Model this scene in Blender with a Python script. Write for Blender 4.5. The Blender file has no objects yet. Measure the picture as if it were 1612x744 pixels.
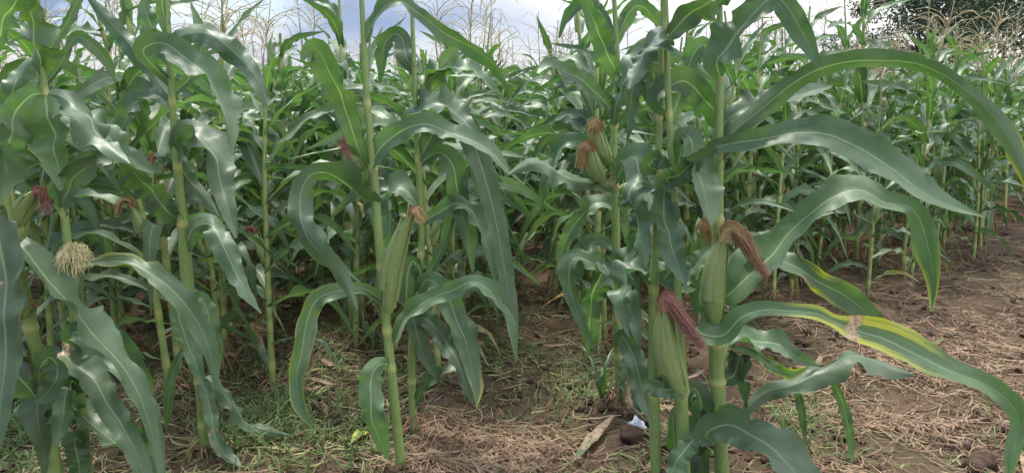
import bpy, math, random
import numpy as np
from mathutils import Vector, noise as mnoise

SC = bpy.context.scene
COL = SC.collection
R = math.radians
rng = np.random.default_rng(11)
random.seed(11)

# ------------------------------------------------------------------ camera, sky, sun, exposure
F = 1200.0                      # focal length in pixels of the 1612 px wide photograph
CAMH = 1.45
PITCH = math.atan((372 - 145) / F)
cam = bpy.data.cameras.new('camera')
cam.sensor_width = 36
cam.lens = F / 1612 * 36
cam.clip_start = 0.05
cam.clip_end = 3000
camo = bpy.data.objects.new('camera', cam)
COL.objects.link(camo)
camo.location = (0, 0, CAMH)
camo.rotation_euler = (math.pi / 2 - PITCH, 0, 0)
SC.camera = camo

SUN_EL, SUN_AZ = R(66), R(-30)    # azimuth measured from +Y (away from the camera) towards +X (right)
W = bpy.data.worlds.new('World')
SC.world = W
W.use_nodes = True
nt = W.node_tree
nt.nodes.clear()
out = nt.nodes.new('ShaderNodeOutputWorld')
bg = nt.nodes.new('ShaderNodeBackground')
bg.inputs['Strength'].default_value = 0.1
sky = nt.nodes.new('ShaderNodeTexSky')
sky.sky_type = 'NISHITA'
sky.sun_disc = False
sky.sun_elevation = SUN_EL
sky.sun_rotation = SUN_AZ
sky.dust_density = 2.0
tc = nt.nodes.new('ShaderNodeTexCoord')
mp = nt.nodes.new('ShaderNodeMapping')
mp.inputs['Scale'].default_value = (1.0, 1.0, 2.6)
mp.inputs['Location'].default_value = (0.35, 0.1, 0.0)
n1 = nt.nodes.new('ShaderNodeTexNoise')
n1.inputs['Scale'].default_value = 2.6
n1.inputs['Detail'].default_value = 7
n1.inputs['Roughness'].default_value = 0.55
n2 = nt.nodes.new('ShaderNodeTexNoise')
n2.inputs['Scale'].default_value = 1.7
n2.inputs['Detail'].default_value = 4
cr = nt.nodes.new('ShaderNodeValToRGB')
cr.color_ramp.elements[0].position = 0.28
cr.color_ramp.elements[1].position = 0.50
cc = nt.nodes.new('ShaderNodeValToRGB')
cc.color_ramp.elements[0].position = 0.35
cc.color_ramp.elements[0].color = (1.25, 1.75, 2.75, 1)
cc.color_ramp.elements[1].position = 0.68
cc.color_ramp.elements[1].color = (5.4, 5.4, 5.5, 1)
mx = nt.nodes.new('ShaderNodeMix')
mx.data_type = 'RGBA'
# the whole cloud deck is brightest low down near the horizon
sep = nt.nodes.new('ShaderNodeSeparateXYZ')
hz = nt.nodes.new('ShaderNodeMapRange')
hz.inputs['From Min'].default_value = 0.0
hz.inputs['From Max'].default_value = 0.085
hz.inputs['To Min'].default_value = 0.85
hz.inputs['To Max'].default_value = 0.0
mx2 = nt.nodes.new('ShaderNodeMix')
mx2.data_type = 'RGBA'
mx2.inputs['B'].default_value = (5.4, 5.3, 5.4, 1)
L_ = nt.links.new
L_(tc.outputs['Generated'], mp.inputs['Vector'])
L_(mp.outputs['Vector'], n1.inputs['Vector'])
L_(mp.outputs['Vector'], n2.inputs['Vector'])
L_(n1.outputs['Fac'], cr.inputs['Fac'])
# the deck is broken and brighter towards +X, heavy and blue-grey towards -X
sepc = nt.nodes.new('ShaderNodeSeparateXYZ')
L_(tc.outputs['Generated'], sepc.inputs['Vector'])
ma = nt.nodes.new('ShaderNodeMath'); ma.operation = 'MULTIPLY_ADD'; ma.inputs[1].default_value = .34
L_(sepc.outputs['X'], ma.inputs[0]); L_(n2.outputs['Fac'], ma.inputs[2])
L_(ma.outputs[0], cc.inputs['Fac'])
L_(cr.outputs['Color'], mx.inputs['Factor'])
L_(sky.outputs['Color'], mx.inputs['A'])
L_(cc.outputs['Color'], mx.inputs['B'])
L_(tc.outputs['Generated'], sep.inputs['Vector'])
L_(sep.outputs['Z'], hz.inputs['Value'])
L_(hz.outputs['Result'], mx2.inputs['Factor'])
L_(mx.outputs['Result'], mx2.inputs['A'])
# an overcast deck is brighter overhead than at the horizon
zb = nt.nodes.new('ShaderNodeMapRange')
zb.inputs['From Min'].default_value = 0.0; zb.inputs['From Max'].default_value = 1.0
zb.inputs['To Min'].default_value = 0.9; zb.inputs['To Max'].default_value = 2.9
L_(sep.outputs['Z'], zb.inputs['Value'])
vm = nt.nodes.new('ShaderNodeVectorMath'); vm.operation = 'SCALE'
L_(mx2.outputs['Result'], vm.inputs[0]); L_(zb.outputs['Result'], vm.inputs['Scale'])
L_(vm.outputs['Vector'], bg.inputs['Color'])
L_(bg.outputs['Background'], out.inputs['Surface'])

sun = bpy.data.lights.new('sun', 'SUN')
sun.energy = 2.7
sun.angle = R(12)
sun.color = (1.0, 0.95, 0.88)
suno = bpy.data.objects.new('sun', sun)
COL.objects.link(suno)
sd = Vector((math.sin(SUN_AZ) * math.cos(SUN_EL), math.cos(SUN_AZ) * math.cos(SUN_EL), math.sin(SUN_EL)))
suno.rotation_euler = sd.to_track_quat('Z', 'Y').to_euler()
suno.location = (6, 8, 20)

SC.view_settings.view_transform = 'Standard'
SC.view_settings.look = 'None'
SC.view_settings.exposure = 1.18
SC.view_settings.gamma = 1.0

# ------------------------------------------------------------------ pixel measurements -> points in the place
cp, sp_ = math.cos(PITCH), math.sin(PITCH)
def ray(px, py):
    a, b = (px - 806) / F, (372 - py) / F
    return np.array([a, cp + b * sp_, -sp_ + b * cp])
def P(px, py, Y):
    r = ray(px, py)
    return np.array([0, 0, CAMH]) + r * (Y / r[1])
def G(px, py):
    r = ray(px, py)
    return np.array([0, 0, CAMH]) + r * (-CAMH / r[2])
def pxscale(p):
    """metres per photo pixel at point p"""
    return (p[1] * cp + (CAMH - p[2]) * sp_) / F
def project(p):
    d = p[1] * cp + (CAMH - p[2]) * sp_
    u = p[1] * sp_ - (CAMH - p[2]) * cp
    return 806 + F * p[0] / d, 372 - F * u / d, d

# ------------------------------------------------------------------ materials
def newmat(name):
    m = bpy.data.materials.new(name)
    m.use_nodes = True
    t = m.node_tree
    t.nodes.clear()
    o = t.nodes.new('ShaderNodeOutputMaterial')
    return m, t, o
class NT:
    def __init__(s, t): s.t = t
    def n(s, kind, **kw):
        nd = s.t.nodes.new('ShaderNode' + kind)
        for k, v in kw.items():
            setattr(nd, k, v)
        return nd
    def l(s, a, b): s.t.links.new(a, b)
    def math(s, op, a, b=None, c=None, clamp=False):
        nd = s.t.nodes.new('ShaderNodeMath'); nd.operation = op; nd.use_clamp = clamp
        for i, v in enumerate((a, b, c)):
            if v is None: continue
            if isinstance(v, (int, float)): nd.inputs[i].default_value = v
            else: s.l(v, nd.inputs[i])
        return nd.outputs[0]
    def mix(s, f, a, b):
        nd = s.t.nodes.new('ShaderNodeMix'); nd.data_type = 'RGBA'
        for nm, v in (('Factor', f), ('A', a), ('B', b)):
            if isinstance(v, (int, float)): nd.inputs[nm].default_value = v
            elif isinstance(v, tuple): nd.inputs[nm].default_value = (*v, 1)
            else: s.l(v, nd.inputs[nm])
        return nd.outputs['Result']
    def noise(s, vec, scale, detail=3, rough=.5):
        nd = s.t.nodes.new('ShaderNodeTexNoise')
        nd.inputs['Scale'].default_value = scale
        nd.inputs['Detail'].default_value = detail
        nd.inputs['Roughness'].default_value = rough
        if vec is not None: s.l(vec, nd.inputs['Vector'])
        return nd.outputs['Fac']
    def smooth(s, v, lo, hi, a=0.0, b=1.0):
        nd = s.t.nodes.new('ShaderNodeMapRange'); nd.interpolation_type = 'SMOOTHSTEP'
        s.l(v, nd.inputs['Value'])
        nd.inputs['From Min'].default_value = lo; nd.inputs['From Max'].default_value = hi
        nd.inputs['To Min'].default_value = a; nd.inputs['To Max'].default_value = b
        return nd.outputs['Result']

def leaf_material():
    m, t, o = newmat('maize_leaf')
    q = NT(t)
    at = q.n('Attribute', attribute_name='luv')
    tint = q.n('Attribute', attribute_name='tint')
    sx = q.n('SeparateXYZ'); q.l(at.outputs['Vector'], sx.inputs['Vector'])
    sc = q.n('SeparateColor'); q.l(tint.outputs['Color'], sc.inputs['Color'])
    u, v = sx.outputs['X'], sx.outputs['Y']
    geo = q.n('NewGeometry')
    oi = q.n('ObjectInfo')
    pos = geo.outputs['Position']
    big = q.noise(pos, 9, 3)
    fine = q.noise(pos, 90, 3)
    base = q.mix(q.smooth(big, .3, .7), (.043, .094, .033), (.096, .154, .074))
    base = q.mix(q.math('MULTIPLY', sc.outputs['Blue'], .55), base, (.095, .165, .04))
    # parallel veins
    wob = q.math('MULTIPLY_ADD', big, 1.2, q.math('MULTIPLY', u, 44.0))
    vein = q.math('SINE', wob)
    vein01 = q.math('MULTIPLY_ADD', vein, .5, .5)
    base = q.mix(q.math('MULTIPLY', vein01, .22), base, (.10, .18, .075))
    base = q.mix(q.smooth(fine, .5, .8, 0, .25), base, (.12, .17, .08))
    # midrib: broad at the collar, fading to the tip
    au = q.math('ABSOLUTE', u)
    wid = q.math('MULTIPLY_ADD', v, -.055, .085)
    rib = q.math('SUBTRACT', 1.0, q.math('DIVIDE', au, wid), clamp=True)
    rib = q.math('POWER', rib, .55)
    ribf = q.math('MULTIPLY', rib, q.smooth(v, .5, 1.0, .85, .3))
    base = q.mix(ribf, base, (.27, .37, .18))
    # yellowing from the edge inwards where the tint says so, then dead tissue
    n3 = q.noise(pos, 26, 4, .65)
    mpv = q.n('Mapping'); mpv.inputs['Scale'].default_value = (9, 2.2, 1); q.l(at.outputs['Vector'], mpv.inputs['Vector'])
    addp = q.n('VectorMath', operation='ADD'); q.l(mpv.outputs['Vector'], addp.inputs[0]); q.l(pos, addp.inputs[1])
    n4 = q.noise(addp.outputs['Vector'], 1.0, 4, .65)
    ye = q.math('MULTIPLY_ADD', au, .60, q.math('MULTIPLY_ADD', n4, 1.5, -1.05))
    yel = q.math('MULTIPLY', sc.outputs['Red'], q.math('ADD', .55, q.math('MULTIPLY', ye, 1.6)), clamp=True)
    yel = q.smooth(yel, .22, .62)
    base = q.mix(yel, base, (.42, .43, .055))
    speck = q.smooth(q.math('MULTIPLY', q.smooth(n4, .52, .7), q.noise(pos, 150, 2, .6)), .50, .62, 0, .7)
    base = q.mix(speck, base, (.34, .30, .16))
    dr = q.math('ADD', sc.outputs['Green'], q.math('MULTIPLY', q.math('SUBTRACT', q.noise(pos, 34, 5, .7), .5), q.math('MULTIPLY_ADD', sc.outputs['Green'], 1.6, .3)))
    dry = q.smooth(dr, .35, .62)
    base = q.mix(dry, base, q.mix(q.smooth(fine, .35, .65), (.30, .19, .10), (.50, .38, .23)))
    rnd = q.math('MULTIPLY_ADD', oi.outputs['Random'], .5, .75)
    hs = q.n('HueSaturation'); q.l(base, hs.inputs['Color']); q.l(rnd, hs.inputs['Value'])
    col = hs.outputs['Color']
    pb = q.n('BsdfPrincipled')
    q.l(col, pb.inputs['Base Color'])
    q.l(q.math('MULTIPLY_ADD', fine, .26, .36), pb.inputs['Roughness'])
    pb.inputs['Specular IOR Level'].default_value = .62
    pb.inputs['Sheen Weight'].default_value = .14
    pb.inputs['Sheen Roughness'].default_value = .6
    bp = q.n('Bump'); bp.inputs['Strength'].default_value = .22; bp.inputs['Distance'].default_value = .002
    hgt = q.math('MULTIPLY_ADD', vein, .10, q.math('MULTIPLY', q.noise(pos, 45, 2), 1.4))
    q.l(hgt, bp.inputs['Height']); q.l(bp.outputs['Normal'], pb.inputs['Normal'])
    tr = q.n('BsdfTranslucent')
    hs2 = q.n('HueSaturation'); q.l(col, hs2.inputs['Color']); hs2.inputs['Value'].default_value = 1.6; hs2.inputs['Saturation'].default_value = 1.35
    hs2.inputs['Hue'].default_value = .497
    q.l(hs2.outputs['Color'], tr.inputs['Color'])
    ms = q.n('MixShader'); ms.inputs['Fac'].default_value = .30
    q.l(pb.outputs['BSDF'], ms.inputs[1]); q.l(tr.outputs['BSDF'], ms.inputs[2])
    q.l(ms.outputs['Shader'], o.inputs['Surface'])
    return m

def simple_mat(name, c1, c2, scale=40, rough=.6, spec=.4, bump=.3, bscale=80, trans=0, stretch=None, attr=None, attr_col=(.50, .50, .24), rnd=0.0):
    m, t, o = newmat(name)
    q = NT(t)
    geo = q.n('NewGeometry')
    vec = geo.outputs['Position']
    if stretch:
        mp = q.n('Mapping'); mp.inputs['Scale'].default_value = stretch
        q.l(vec, mp.inputs['Vector']); vec = mp.outputs['Vector']
    nz = q.noise(vec, scale, 4, .6)
    col = q.mix(q.smooth(nz, .32, .68), c1, c2)
    if attr:
        a = q.n('Attribute', attribute_name='tint')
        sc = q.n('SeparateColor'); q.l(a.outputs['Color'], sc.inputs['Color'])
        col = q.mix(sc.outputs['Red'], col, attr_col)
        st = q.smooth(q.noise(geo.outputs['Position'], 14, 4, .7), .58, .74, 0, .45)
        col = q.mix(st, col, (.17, .12, .06))
        col = q.mix(sc.outputs['Green'], col, (.22, .15, .085))
    if rnd:
        oi = q.n('Attribute', attribute_name='tint')
        sc2 = q.n('SeparateColor'); q.l(oi.outputs['Color'], sc2.inputs['Color'])
        hs = q.n('HueSaturation'); q.l(col, hs.inputs['Color'])
        q.l(q.math('MULTIPLY_ADD', sc2.outputs['Blue'], rnd, 1 - rnd / 2), hs.inputs['Value'])
        col = hs.outputs['Color']
    pb = q.n('BsdfPrincipled')
    q.l(col, pb.inputs['Base Color'])
    pb.inputs['Roughness'].default_value = rough
    pb.inputs['Specular IOR Level'].default_value = spec
    if bump:
        b = q.n('Bump'); b.inputs['Strength'].default_value = bump; b.inputs['Distance'].default_value = .004
        q.l(q.noise(vec, bscale, 4, .6), b.inputs['Height']); q.l(b.outputs['Normal'], pb.inputs['Normal'])
    if trans:
        tr = q.n('BsdfTranslucent'); q.l(col, tr.inputs['Color'])
        ms = q.n('MixShader'); ms.inputs['Fac'].default_value = trans
        q.l(pb.outputs['BSDF'], ms.inputs[1]); q.l(tr.outputs['BSDF'], ms.inputs[2])
        q.l(ms.outputs['Shader'], o.inputs['Surface'])
    else:
        q.l(pb.outputs['BSDF'], o.inputs['Surface'])
    return m

M = {}
M['leaf'] = leaf_material()
M['stalk'] = simple_mat('maize_stalk', (.165, .25, .07), (.25, .335, .12), 30, .42, .45, .25, 60, 0, (9, 9, .8), True, (.46, .45, .16))
M['husk'] = simple_mat('maize_husk', (.17, .27, .08), (.25, .34, .125), 45, .5, .4, .35, 90, .12, (16, 16, .7), True, (.45, .46, .2))
M['tassel'] = simple_mat('maize_tassel', (.42, .35, .20), (.58, .50, .32), 60, .8, .2, 0, 80, .2, None, True, (.40, .25, .14), .5)
M['silk_red'] = simple_mat('red_silk', (.15, .055, .048), (.32, .16, .12), 120, .55, .3, 0, 80, .1, None, True, (.42, .22, .14), .6)
M['silk_brown'] = simple_mat('brown_silk', (.17, .075, .04), (.36, .20, .10), 120, .55, .3, 0, 80, .1, None, True, (.40, .33, .14), .6)
M['silk_cream'] = simple_mat('cream_silk', (.55, .48, .25), (.76, .68, .42), 120, .5, .3, 0, 80, .2, None, True, (.5, .45, .2), .5)
M['straw'] = simple_mat('straw', (.14, .092, .058), (.32, .225, .145), 9, .8, .2, 0, 80, .1, None, None, rnd=.9)
M['clip'] = simple_mat('cut_grass', (.11, .13, .05), (.28, .27, .125), 6, .7, .25, 0, 80, .2, None, None, rnd=.9)
M['weed'] = simple_mat('weed', (.06, .12, .03), (.13, .20, .06), 9, .55, .35, 0, 80, .3, None, None, rnd=.7)
M['clod'] = simple_mat('soil_clod', (.05, .032, .023), (.105, .07, .049), 25, .95, .1, .7, 120, rnd=.6)
M['bark'] = simple_mat('bark', (.06, .05, .04), (.14, .115, .09), 9, .9, .1, .8, 20)
M['treeleaf'] = simple_mat('tree_leaf', (.030, .055, .028), (.065, .095, .05), 1.2, .6, .3, 0, 80, .25, rnd=.9)
M['scrap'] = simple_mat('plastic_scrap', (.40, .46, .52), (.62, .66, .70), 30, .3, .5, .4, 60)
M['root'] = simple_mat('prop_root', (.20, .10, .06), (.38, .22, .13), 60, .8, .2, .3, 90)

def soil_material():
    m, t, o = newmat('soil')
    q = NT(t)
    geo = q.n('NewGeometry'); pos = geo.outputs['Position']
    a = q.noise(pos, 2.2, 5, .6)
    b = q.noise(pos, 22, 5, .65)
    c = q.noise(pos, 120, 4, .7)
    col = q.mix(q.smooth(a, .35, .65), (.055, .037, .024), (.102, .068, .043))
    col = q.mix(q.smooth(b, .35, .7, 0, .6), col, (.125, .088, .058))
    col = q.mix(q.smooth(c, .5, .75, 0, .45), col, (.036, .023, .016))
    g = q.noise(pos, .8, 4, .6)
    col = q.mix(q.smooth(g, .48, .7, 0, .35), col, (.10, .095, .045))
    pb = q.n('BsdfPrincipled'); q.l(col, pb.inputs['Base Color'])
    pb.inputs['Roughness'].default_value = .95
    pb.inputs['Specular IOR Level'].default_value = .12
    bp = q.n('Bump'); bp.inputs['Strength'].default_value = .9; bp.inputs['Distance'].default_value = .02
    q.l(q.math('MULTIPLY_ADD', c, .4, b), bp.inputs['Height'])
    q.l(bp.outputs['Normal'], pb.inputs['Normal'])
    q.l(pb.outputs['BSDF'], o.inputs['Surface'])
    return m
M['soil'] = soil_material()

# ------------------------------------------------------------------ mesh collecting
class Geo:
    def __init__(s):
        s.v = []; s.q = []; s.luv = []; s.tint = []; s.mi = []; s.n = 0
    def add(s, v, q, luv=None, tint=None, mi=0):
        v = np.asarray(v, float); q = np.asarray(q, int)
        k = len(v)
        s.v.append(v); s.q.append(q + s.n)
        s.luv.append(np.zeros((k, 2)) if luv is None else luv)
        if tint is None: tint = np.zeros((k, 3))
        tint = np.asarray(tint, float)
        if tint.ndim == 1: tint = np.tile(tint, (k, 1))
        s.tint.append(tint)
        s.mi.append(np.full(len(q), mi, int))
        s.n += k
    def arrays(s):
        return (np.concatenate(s.v), np.concatenate(s.q), np.concatenate(s.luv), np.concatenate(s.tint), np.concatenate(s.mi))

def mesh_from(name, v, q, luv, tint, mi, mats, smooth=True):
    me = bpy.data.meshes.new(name)
    nv, nq = len(v), len(q)
    tri = q[:, 2] == q[:, 3]
    me.vertices.add(nv)
    me.vertices.foreach_set('co', np.ascontiguousarray(v, np.float32).ravel())
    if tri.any():
        cnt = np.where(tri, 3, 4)
        loops = np.concatenate([q[i, :cnt[i]] for i in range(nq)]) if nq < 20000 else q[np.arange(4)[None, :] < cnt[:, None]]
        start = np.concatenate([[0], np.cumsum(cnt)[:-1]])
    else:
        cnt = np.full(nq, 4); loops = q.ravel(); start = np.arange(nq) * 4
    me.loops.add(len(loops))
    me.loops.foreach_set('vertex_index', loops.astype(np.int32))
    me.polygons.add(nq)
    me.polygons.foreach_set('loop_start', start.astype(np.int32))
    me.polygons.foreach_set('loop_total', cnt.astype(np.int32))
    me.polygons.foreach_set('material_index', mi.astype(np.int32))
    me.polygons.foreach_set('use_smooth', np.full(nq, smooth))
    a = me.attributes.new('luv', 'FLOAT_VECTOR', 'POINT')
    a.data.foreach_set('vector', np.concatenate([luv, np.zeros((nv, 1))], 1).astype(np.float32).ravel())
    a = me.attributes.new('tint', 'FLOAT_COLOR', 'POINT')
    a.data.foreach_set('color', np.concatenate([tint, np.ones((nv, 1))], 1).astype(np.float32).ravel())
    for m in mats: me.materials.append(m)
    me.update(calc_edges=True)
    me.validate()
    return me

def link(name, me, parent=None, loc=None):
    o = bpy.data.objects.new(name, me)
    COL.objects.link(o)
    if parent is not None: o.parent = parent
    if loc is not None: o.location = loc
    return o
def build(name, geo, mats, parent=None, smooth=True):
    if not isinstance(mats, (list, tuple)): mats = [mats]
    return link(name, mesh_from(name, *geo.arrays(), mats, smooth), parent)
def tag(o, label=None, cat=None, group=None, kind=None):
    if label: o['label'] = label
    if cat: o['category'] = cat
    if group: o['group'] = group
    if kind: o['kind'] = kind
    return o
def thing(name, label, cat, loc, rz=0, group=None):
    e = bpy.data.objects.new(name, None)
    e.empty_display_size = .1
    COL.objects.link(e)
    e.location = loc; e.rotation_euler = (0, 0, rz)
    return tag(e, label, cat, group)

def grid_quads(n, m):
    i = np.arange(n - 1)[:, None] * m + np.arange(m - 1)[None, :]
    return np.stack([i, i + 1, i + m + 1, i + m], -1).reshape(-1, 4)
def tube_quads(n, m):
    i = np.arange(n - 1)[:, None] * m
    j = np.arange(m)[None, :]; k = (j + 1) % m
    return np.stack([i + j, i + k, i + m + k, i + m + j], -1).reshape(-1, 4)
def unit(a):
    return a / np.maximum(np.linalg.norm(a, axis=-1, keepdims=True), 1e-9)
def tangents(C):
    return unit(np.gradient(C, axis=0))
def spline(pts, n):
    """Catmull-Rom through rows of pts, resampled evenly by length of the first three columns"""
    p = np.asarray(pts, float)
    if len(p) == 2:
        t = np.linspace(0, 1, n)[:, None]
        return p[0] * (1 - t) + p[1] * t
    e = np.vstack([2 * p[0] - p[1], p, 2 * p[-1] - p[-2]])
    res = []
    for i in range(1, len(e) - 2):
        t = np.linspace(0, 1, 14, endpoint=False)[:, None]
        a, b, c, d = e[i - 1], e[i], e[i + 1], e[i + 2]
        res.append(.5 * (2 * b + (c - a) * t + (2 * a - 5 * b + 4 * c - d) * t ** 2 + (3 * b - 3 * c + d - a) * t ** 3))
    res.append(p[-1:])
    r = np.vstack(res)
    s = np.concatenate([[0], np.cumsum(np.linalg.norm(np.diff(r[:, :3], axis=0), axis=1))])
    q = np.linspace(0, s[-1], n)
    return np.stack([np.interp(q, s, r[:, k]) for k in range(r.shape[1])], 1)

def tube(geo, C, rad, m=8, tint=None, mi=0, ridge=0):
    C = np.asarray(C, float); n = len(C)
    rad = np.broadcast_to(rad, (n,))
    T = tangents(C)
    ref = np.array([0, 0, 1.0]) if abs(T[:, 2]).mean() < .8 else np.array([1.0, 0, 0])
    A = unit(np.cross(T, ref)); B = np.cross(T, A)
    th = np.linspace(0, 2 * math.pi, m, endpoint=False)
    rr = 1 + ridge * np.cos(th * 5)
    V = C[:, None, :] + rad[:, None, None] * rr[None, :, None] * (A[:, None, :] * np.cos(th)[None, :, None] + B[:, None, :] * np.sin(th)[None, :, None])
    tv = None
    if tint is not None:
        tv = np.asarray(tint, float)
        tv = np.repeat(tv, m, axis=0) if tv.ndim == 2 else tv
    luv = np.stack([np.zeros(n * m), np.repeat(np.linspace(0, 1, n), m)], 1)
    geo.add(V.reshape(-1, 3), tube_quads(n, m), luv, tv, mi)

def blade(geo, C, S, N, Wd, m=6, keel=.16, wave=.10, freq=7, r=None, tint=None, mi=0, v0=0.0):
    """a leaf blade: centre line C, side S, normal N, width Wd; folded along the midrib, rippled along the edges"""
    r = r or random
    n = len(C)
    u = np.linspace(-1, 1, m + 1)
    L = np.concatenate([[0], np.cumsum(np.linalg.norm(np.diff(C, axis=0), axis=1))])
    s = L / L[-1]
    au = np.abs(u)
    ph1, ph2 = r.uniform(0, 6.3), r.uniform(0, 6.3)
    f1, f2 = freq * r.uniform(.8, 1.2), freq * r.uniform(.8, 1.2)
    env = np.sin(np.clip(s * 1.15, 0, 1) * math.pi) ** .6
    wl = (np.sin(f1 * s * 2 * math.pi / 2.2 + ph1) + .5 * np.sin(f1 * 1.9 * s * 2 * math.pi / 2.2 + ph2)) * env
    wr = (np.sin(f2 * s * 2 * math.pi / 2.2 + ph2) + .5 * np.sin(f2 * 1.7 * s * 2 * math.pi / 2.2 + ph1 * 2)) * env
    wv = np.where(u[None, :] < 0, wl[:, None], wr[:, None])
    up = Wd[:, None] * (keel * au[None, :] ** 1.2 + wave * au[None, :] ** 2 * wv)
    if n >= 30:                                   # creases: uneven puckers along the blade
        o1, o2 = r.uniform(0, 99), r.uniform(0, 99)
        pk = np.array([[mnoise.noise((L[i] * 26 + o1, u[j] * 2.2, o2)) + .6 * mnoise.noise((L[i] * 60 + o2, u[j] * 4, o1)) for j in range(m + 1)] for i in range(n)])
        up = up + Wd[:, None] * .085 * pk * (.3 + au[None, :]) * env[:, None]
    V = C[:, None, :] + S[:, None, :] * (u[None, :] * Wd[:, None] * .5)[..., None] + N[:, None, :] * up[..., None]
    if n >= 30:
        V = V.copy()
        for _ in range(r.randint(0, 3)):
            i0 = r.randint(n // 4, n - 4); e0 = r.choice([0, m])
            k_ = r.uniform(.08, .32)
            V[i0, e0] = V[i0, e0] * (1 - k_) + C[i0] * k_
            if r.random() < .5: V[i0 + 1, e0] = V[i0 + 1, e0] * (1 - k_ * .5) + C[i0 + 1] * k_ * .5
    luv = np.stack([np.tile(u, n), np.repeat(v0 + s * (1 - v0), m + 1)], 1)
    tv = None
    if tint is not None:
        tv = np.asarray(tint, float)
        tv = np.repeat(tv, m + 1, axis=0) if tv.ndim == 2 else tv
    geo.add(V.reshape(-1, 3), grid_quads(n, m + 1), luv, tv, mi)

# ------------------------------------------------------------------ generic maize pieces (local coordinates, base at origin)
def leaf_curve(base, az, length, th0, th1, kink, n, r, bend=0.0):
    """angle from the vertical goes th0 -> th1; kink is where along the leaf it falls fastest"""
    s = np.linspace(0, 1, n)
    k = 1 / (1 + np.exp(-(s - kink) * 9))
    k = (k - k[0]) / (k[-1] - k[0])
    th = th0 + (th1 - th0) * k
    a = az + bend * s ** 1.5
    D = np.stack([np.sin(th) * np.cos(a), np.sin(th) * np.sin(a), np.cos(th)], 1)
    C = base + np.concatenate([np.zeros((1, 3)), np.cumsum((D[1:] + D[:-1]) / 2 * length / (n - 1), axis=0)])
    T = unit(D)
    side = np.stack([-np.sin(a), np.cos(a), np.zeros(n)], 1)
    N = unit(np.cross(side, T)) * -1
    N = np.cross(T, side)
    return C, T, side, N, s
def width_profile(s, w):
    return w * np.clip(.48 + 1.9 * s, 0, 1) ** .8 * np.clip((1 - s) * 1.55, 0.012, 1) ** .85
def generic_leaf(geo, r, base, az, length, w, th0, th1, kink, n=14, m=4, tint=None, twist=0.0, mi=0, wave=.13, freq=7):
    C, T, S, N, s = leaf_curve(base, az, length, th0, th1, kink, n, r, r.uniform(-.6, .6))
    roll = twist * np.clip(s * 1.3 - .1, 0, 1) + r.uniform(-.15, .15)
    c, d = np.cos(roll)[:, None], np.sin(roll)[:, None]
    S2 = S * c + N * d; N2 = N * c - S * d
    blade(geo, C, S2, N2, width_profile(s, w), m, .17, wave, freq, r, tint, mi)

def tassel(geo, base, r, size=1.0, nb=10, spik=True, mi=0, lean=(0, 0), thick=1.0):
    base = np.asarray(base, float)
    rad = .0023 * thick
    top = base + np.array([lean[0], lean[1], .34 * size])
    tube(geo, spline([base, (base + top) / 2 + np.array([r.uniform(-.02, .02), r.uniform(-.02, .02), 0]), top], 6), np.linspace(rad * 1.5, rad, 6), 4, (0, 0, r.random()), mi)
    paths = [spline([base + (top - base) * .35, (base + top) / 2 + np.array([0, 0, .08]), top], 8)]
    for i in range(nb):
        t = .12 + .5 * i / nb
        st = base + (top - base) * t
        az = i * 2.4 + r.uniform(-.4, .4)
        L = size * r.uniform(.15, .28)
        d = np.array([math.cos(az), math.sin(az), 0])
        up = r.uniform(.35, 1.0); dr = r.uniform(-1.3, .35)
        pts = [st, st + d * L * .3 + np.array([0, 0, L * .4 * up]), st + d * L * .7 + np.array([0, 0, L * .6 * up]), st + d * L * 1.05 + np.array([0, 0, L * (.6 * up + dr * .5)])]
        p = spline(pts, 6)
        tube(geo, p, np.linspace(rad, rad * .7, 6), 3, (0, 0, r.random()), mi)
        paths.append(p)
    if spik:
        vs = []; qs = []; tv = []
        for p in paths:
            pp = spline(p, 16)
            T = tangents(pp)
            for j in range(2, 16):
                for _ in range(1):
                    d = unit(np.array([r.gauss(0, 1), r.gauss(0, 1), r.gauss(0, 1)]))
                    a = unit(T[j] + d * .8); b = unit(np.cross(a, d + 1e-3))
                    l = .011 * size; wd = .0026 * thick
                    k = len(vs)
                    vs += [pp[j], pp[j] + a * l * .5 + b * wd, pp[j] + a * l, pp[j] + a * l * .5 - b * wd]
                    qs.append([k, k + 1, k + 2, k + 3]); tv += [(0, 0, r.random())] * 4
        geo.add(vs, qs, None, tv, mi)

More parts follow.
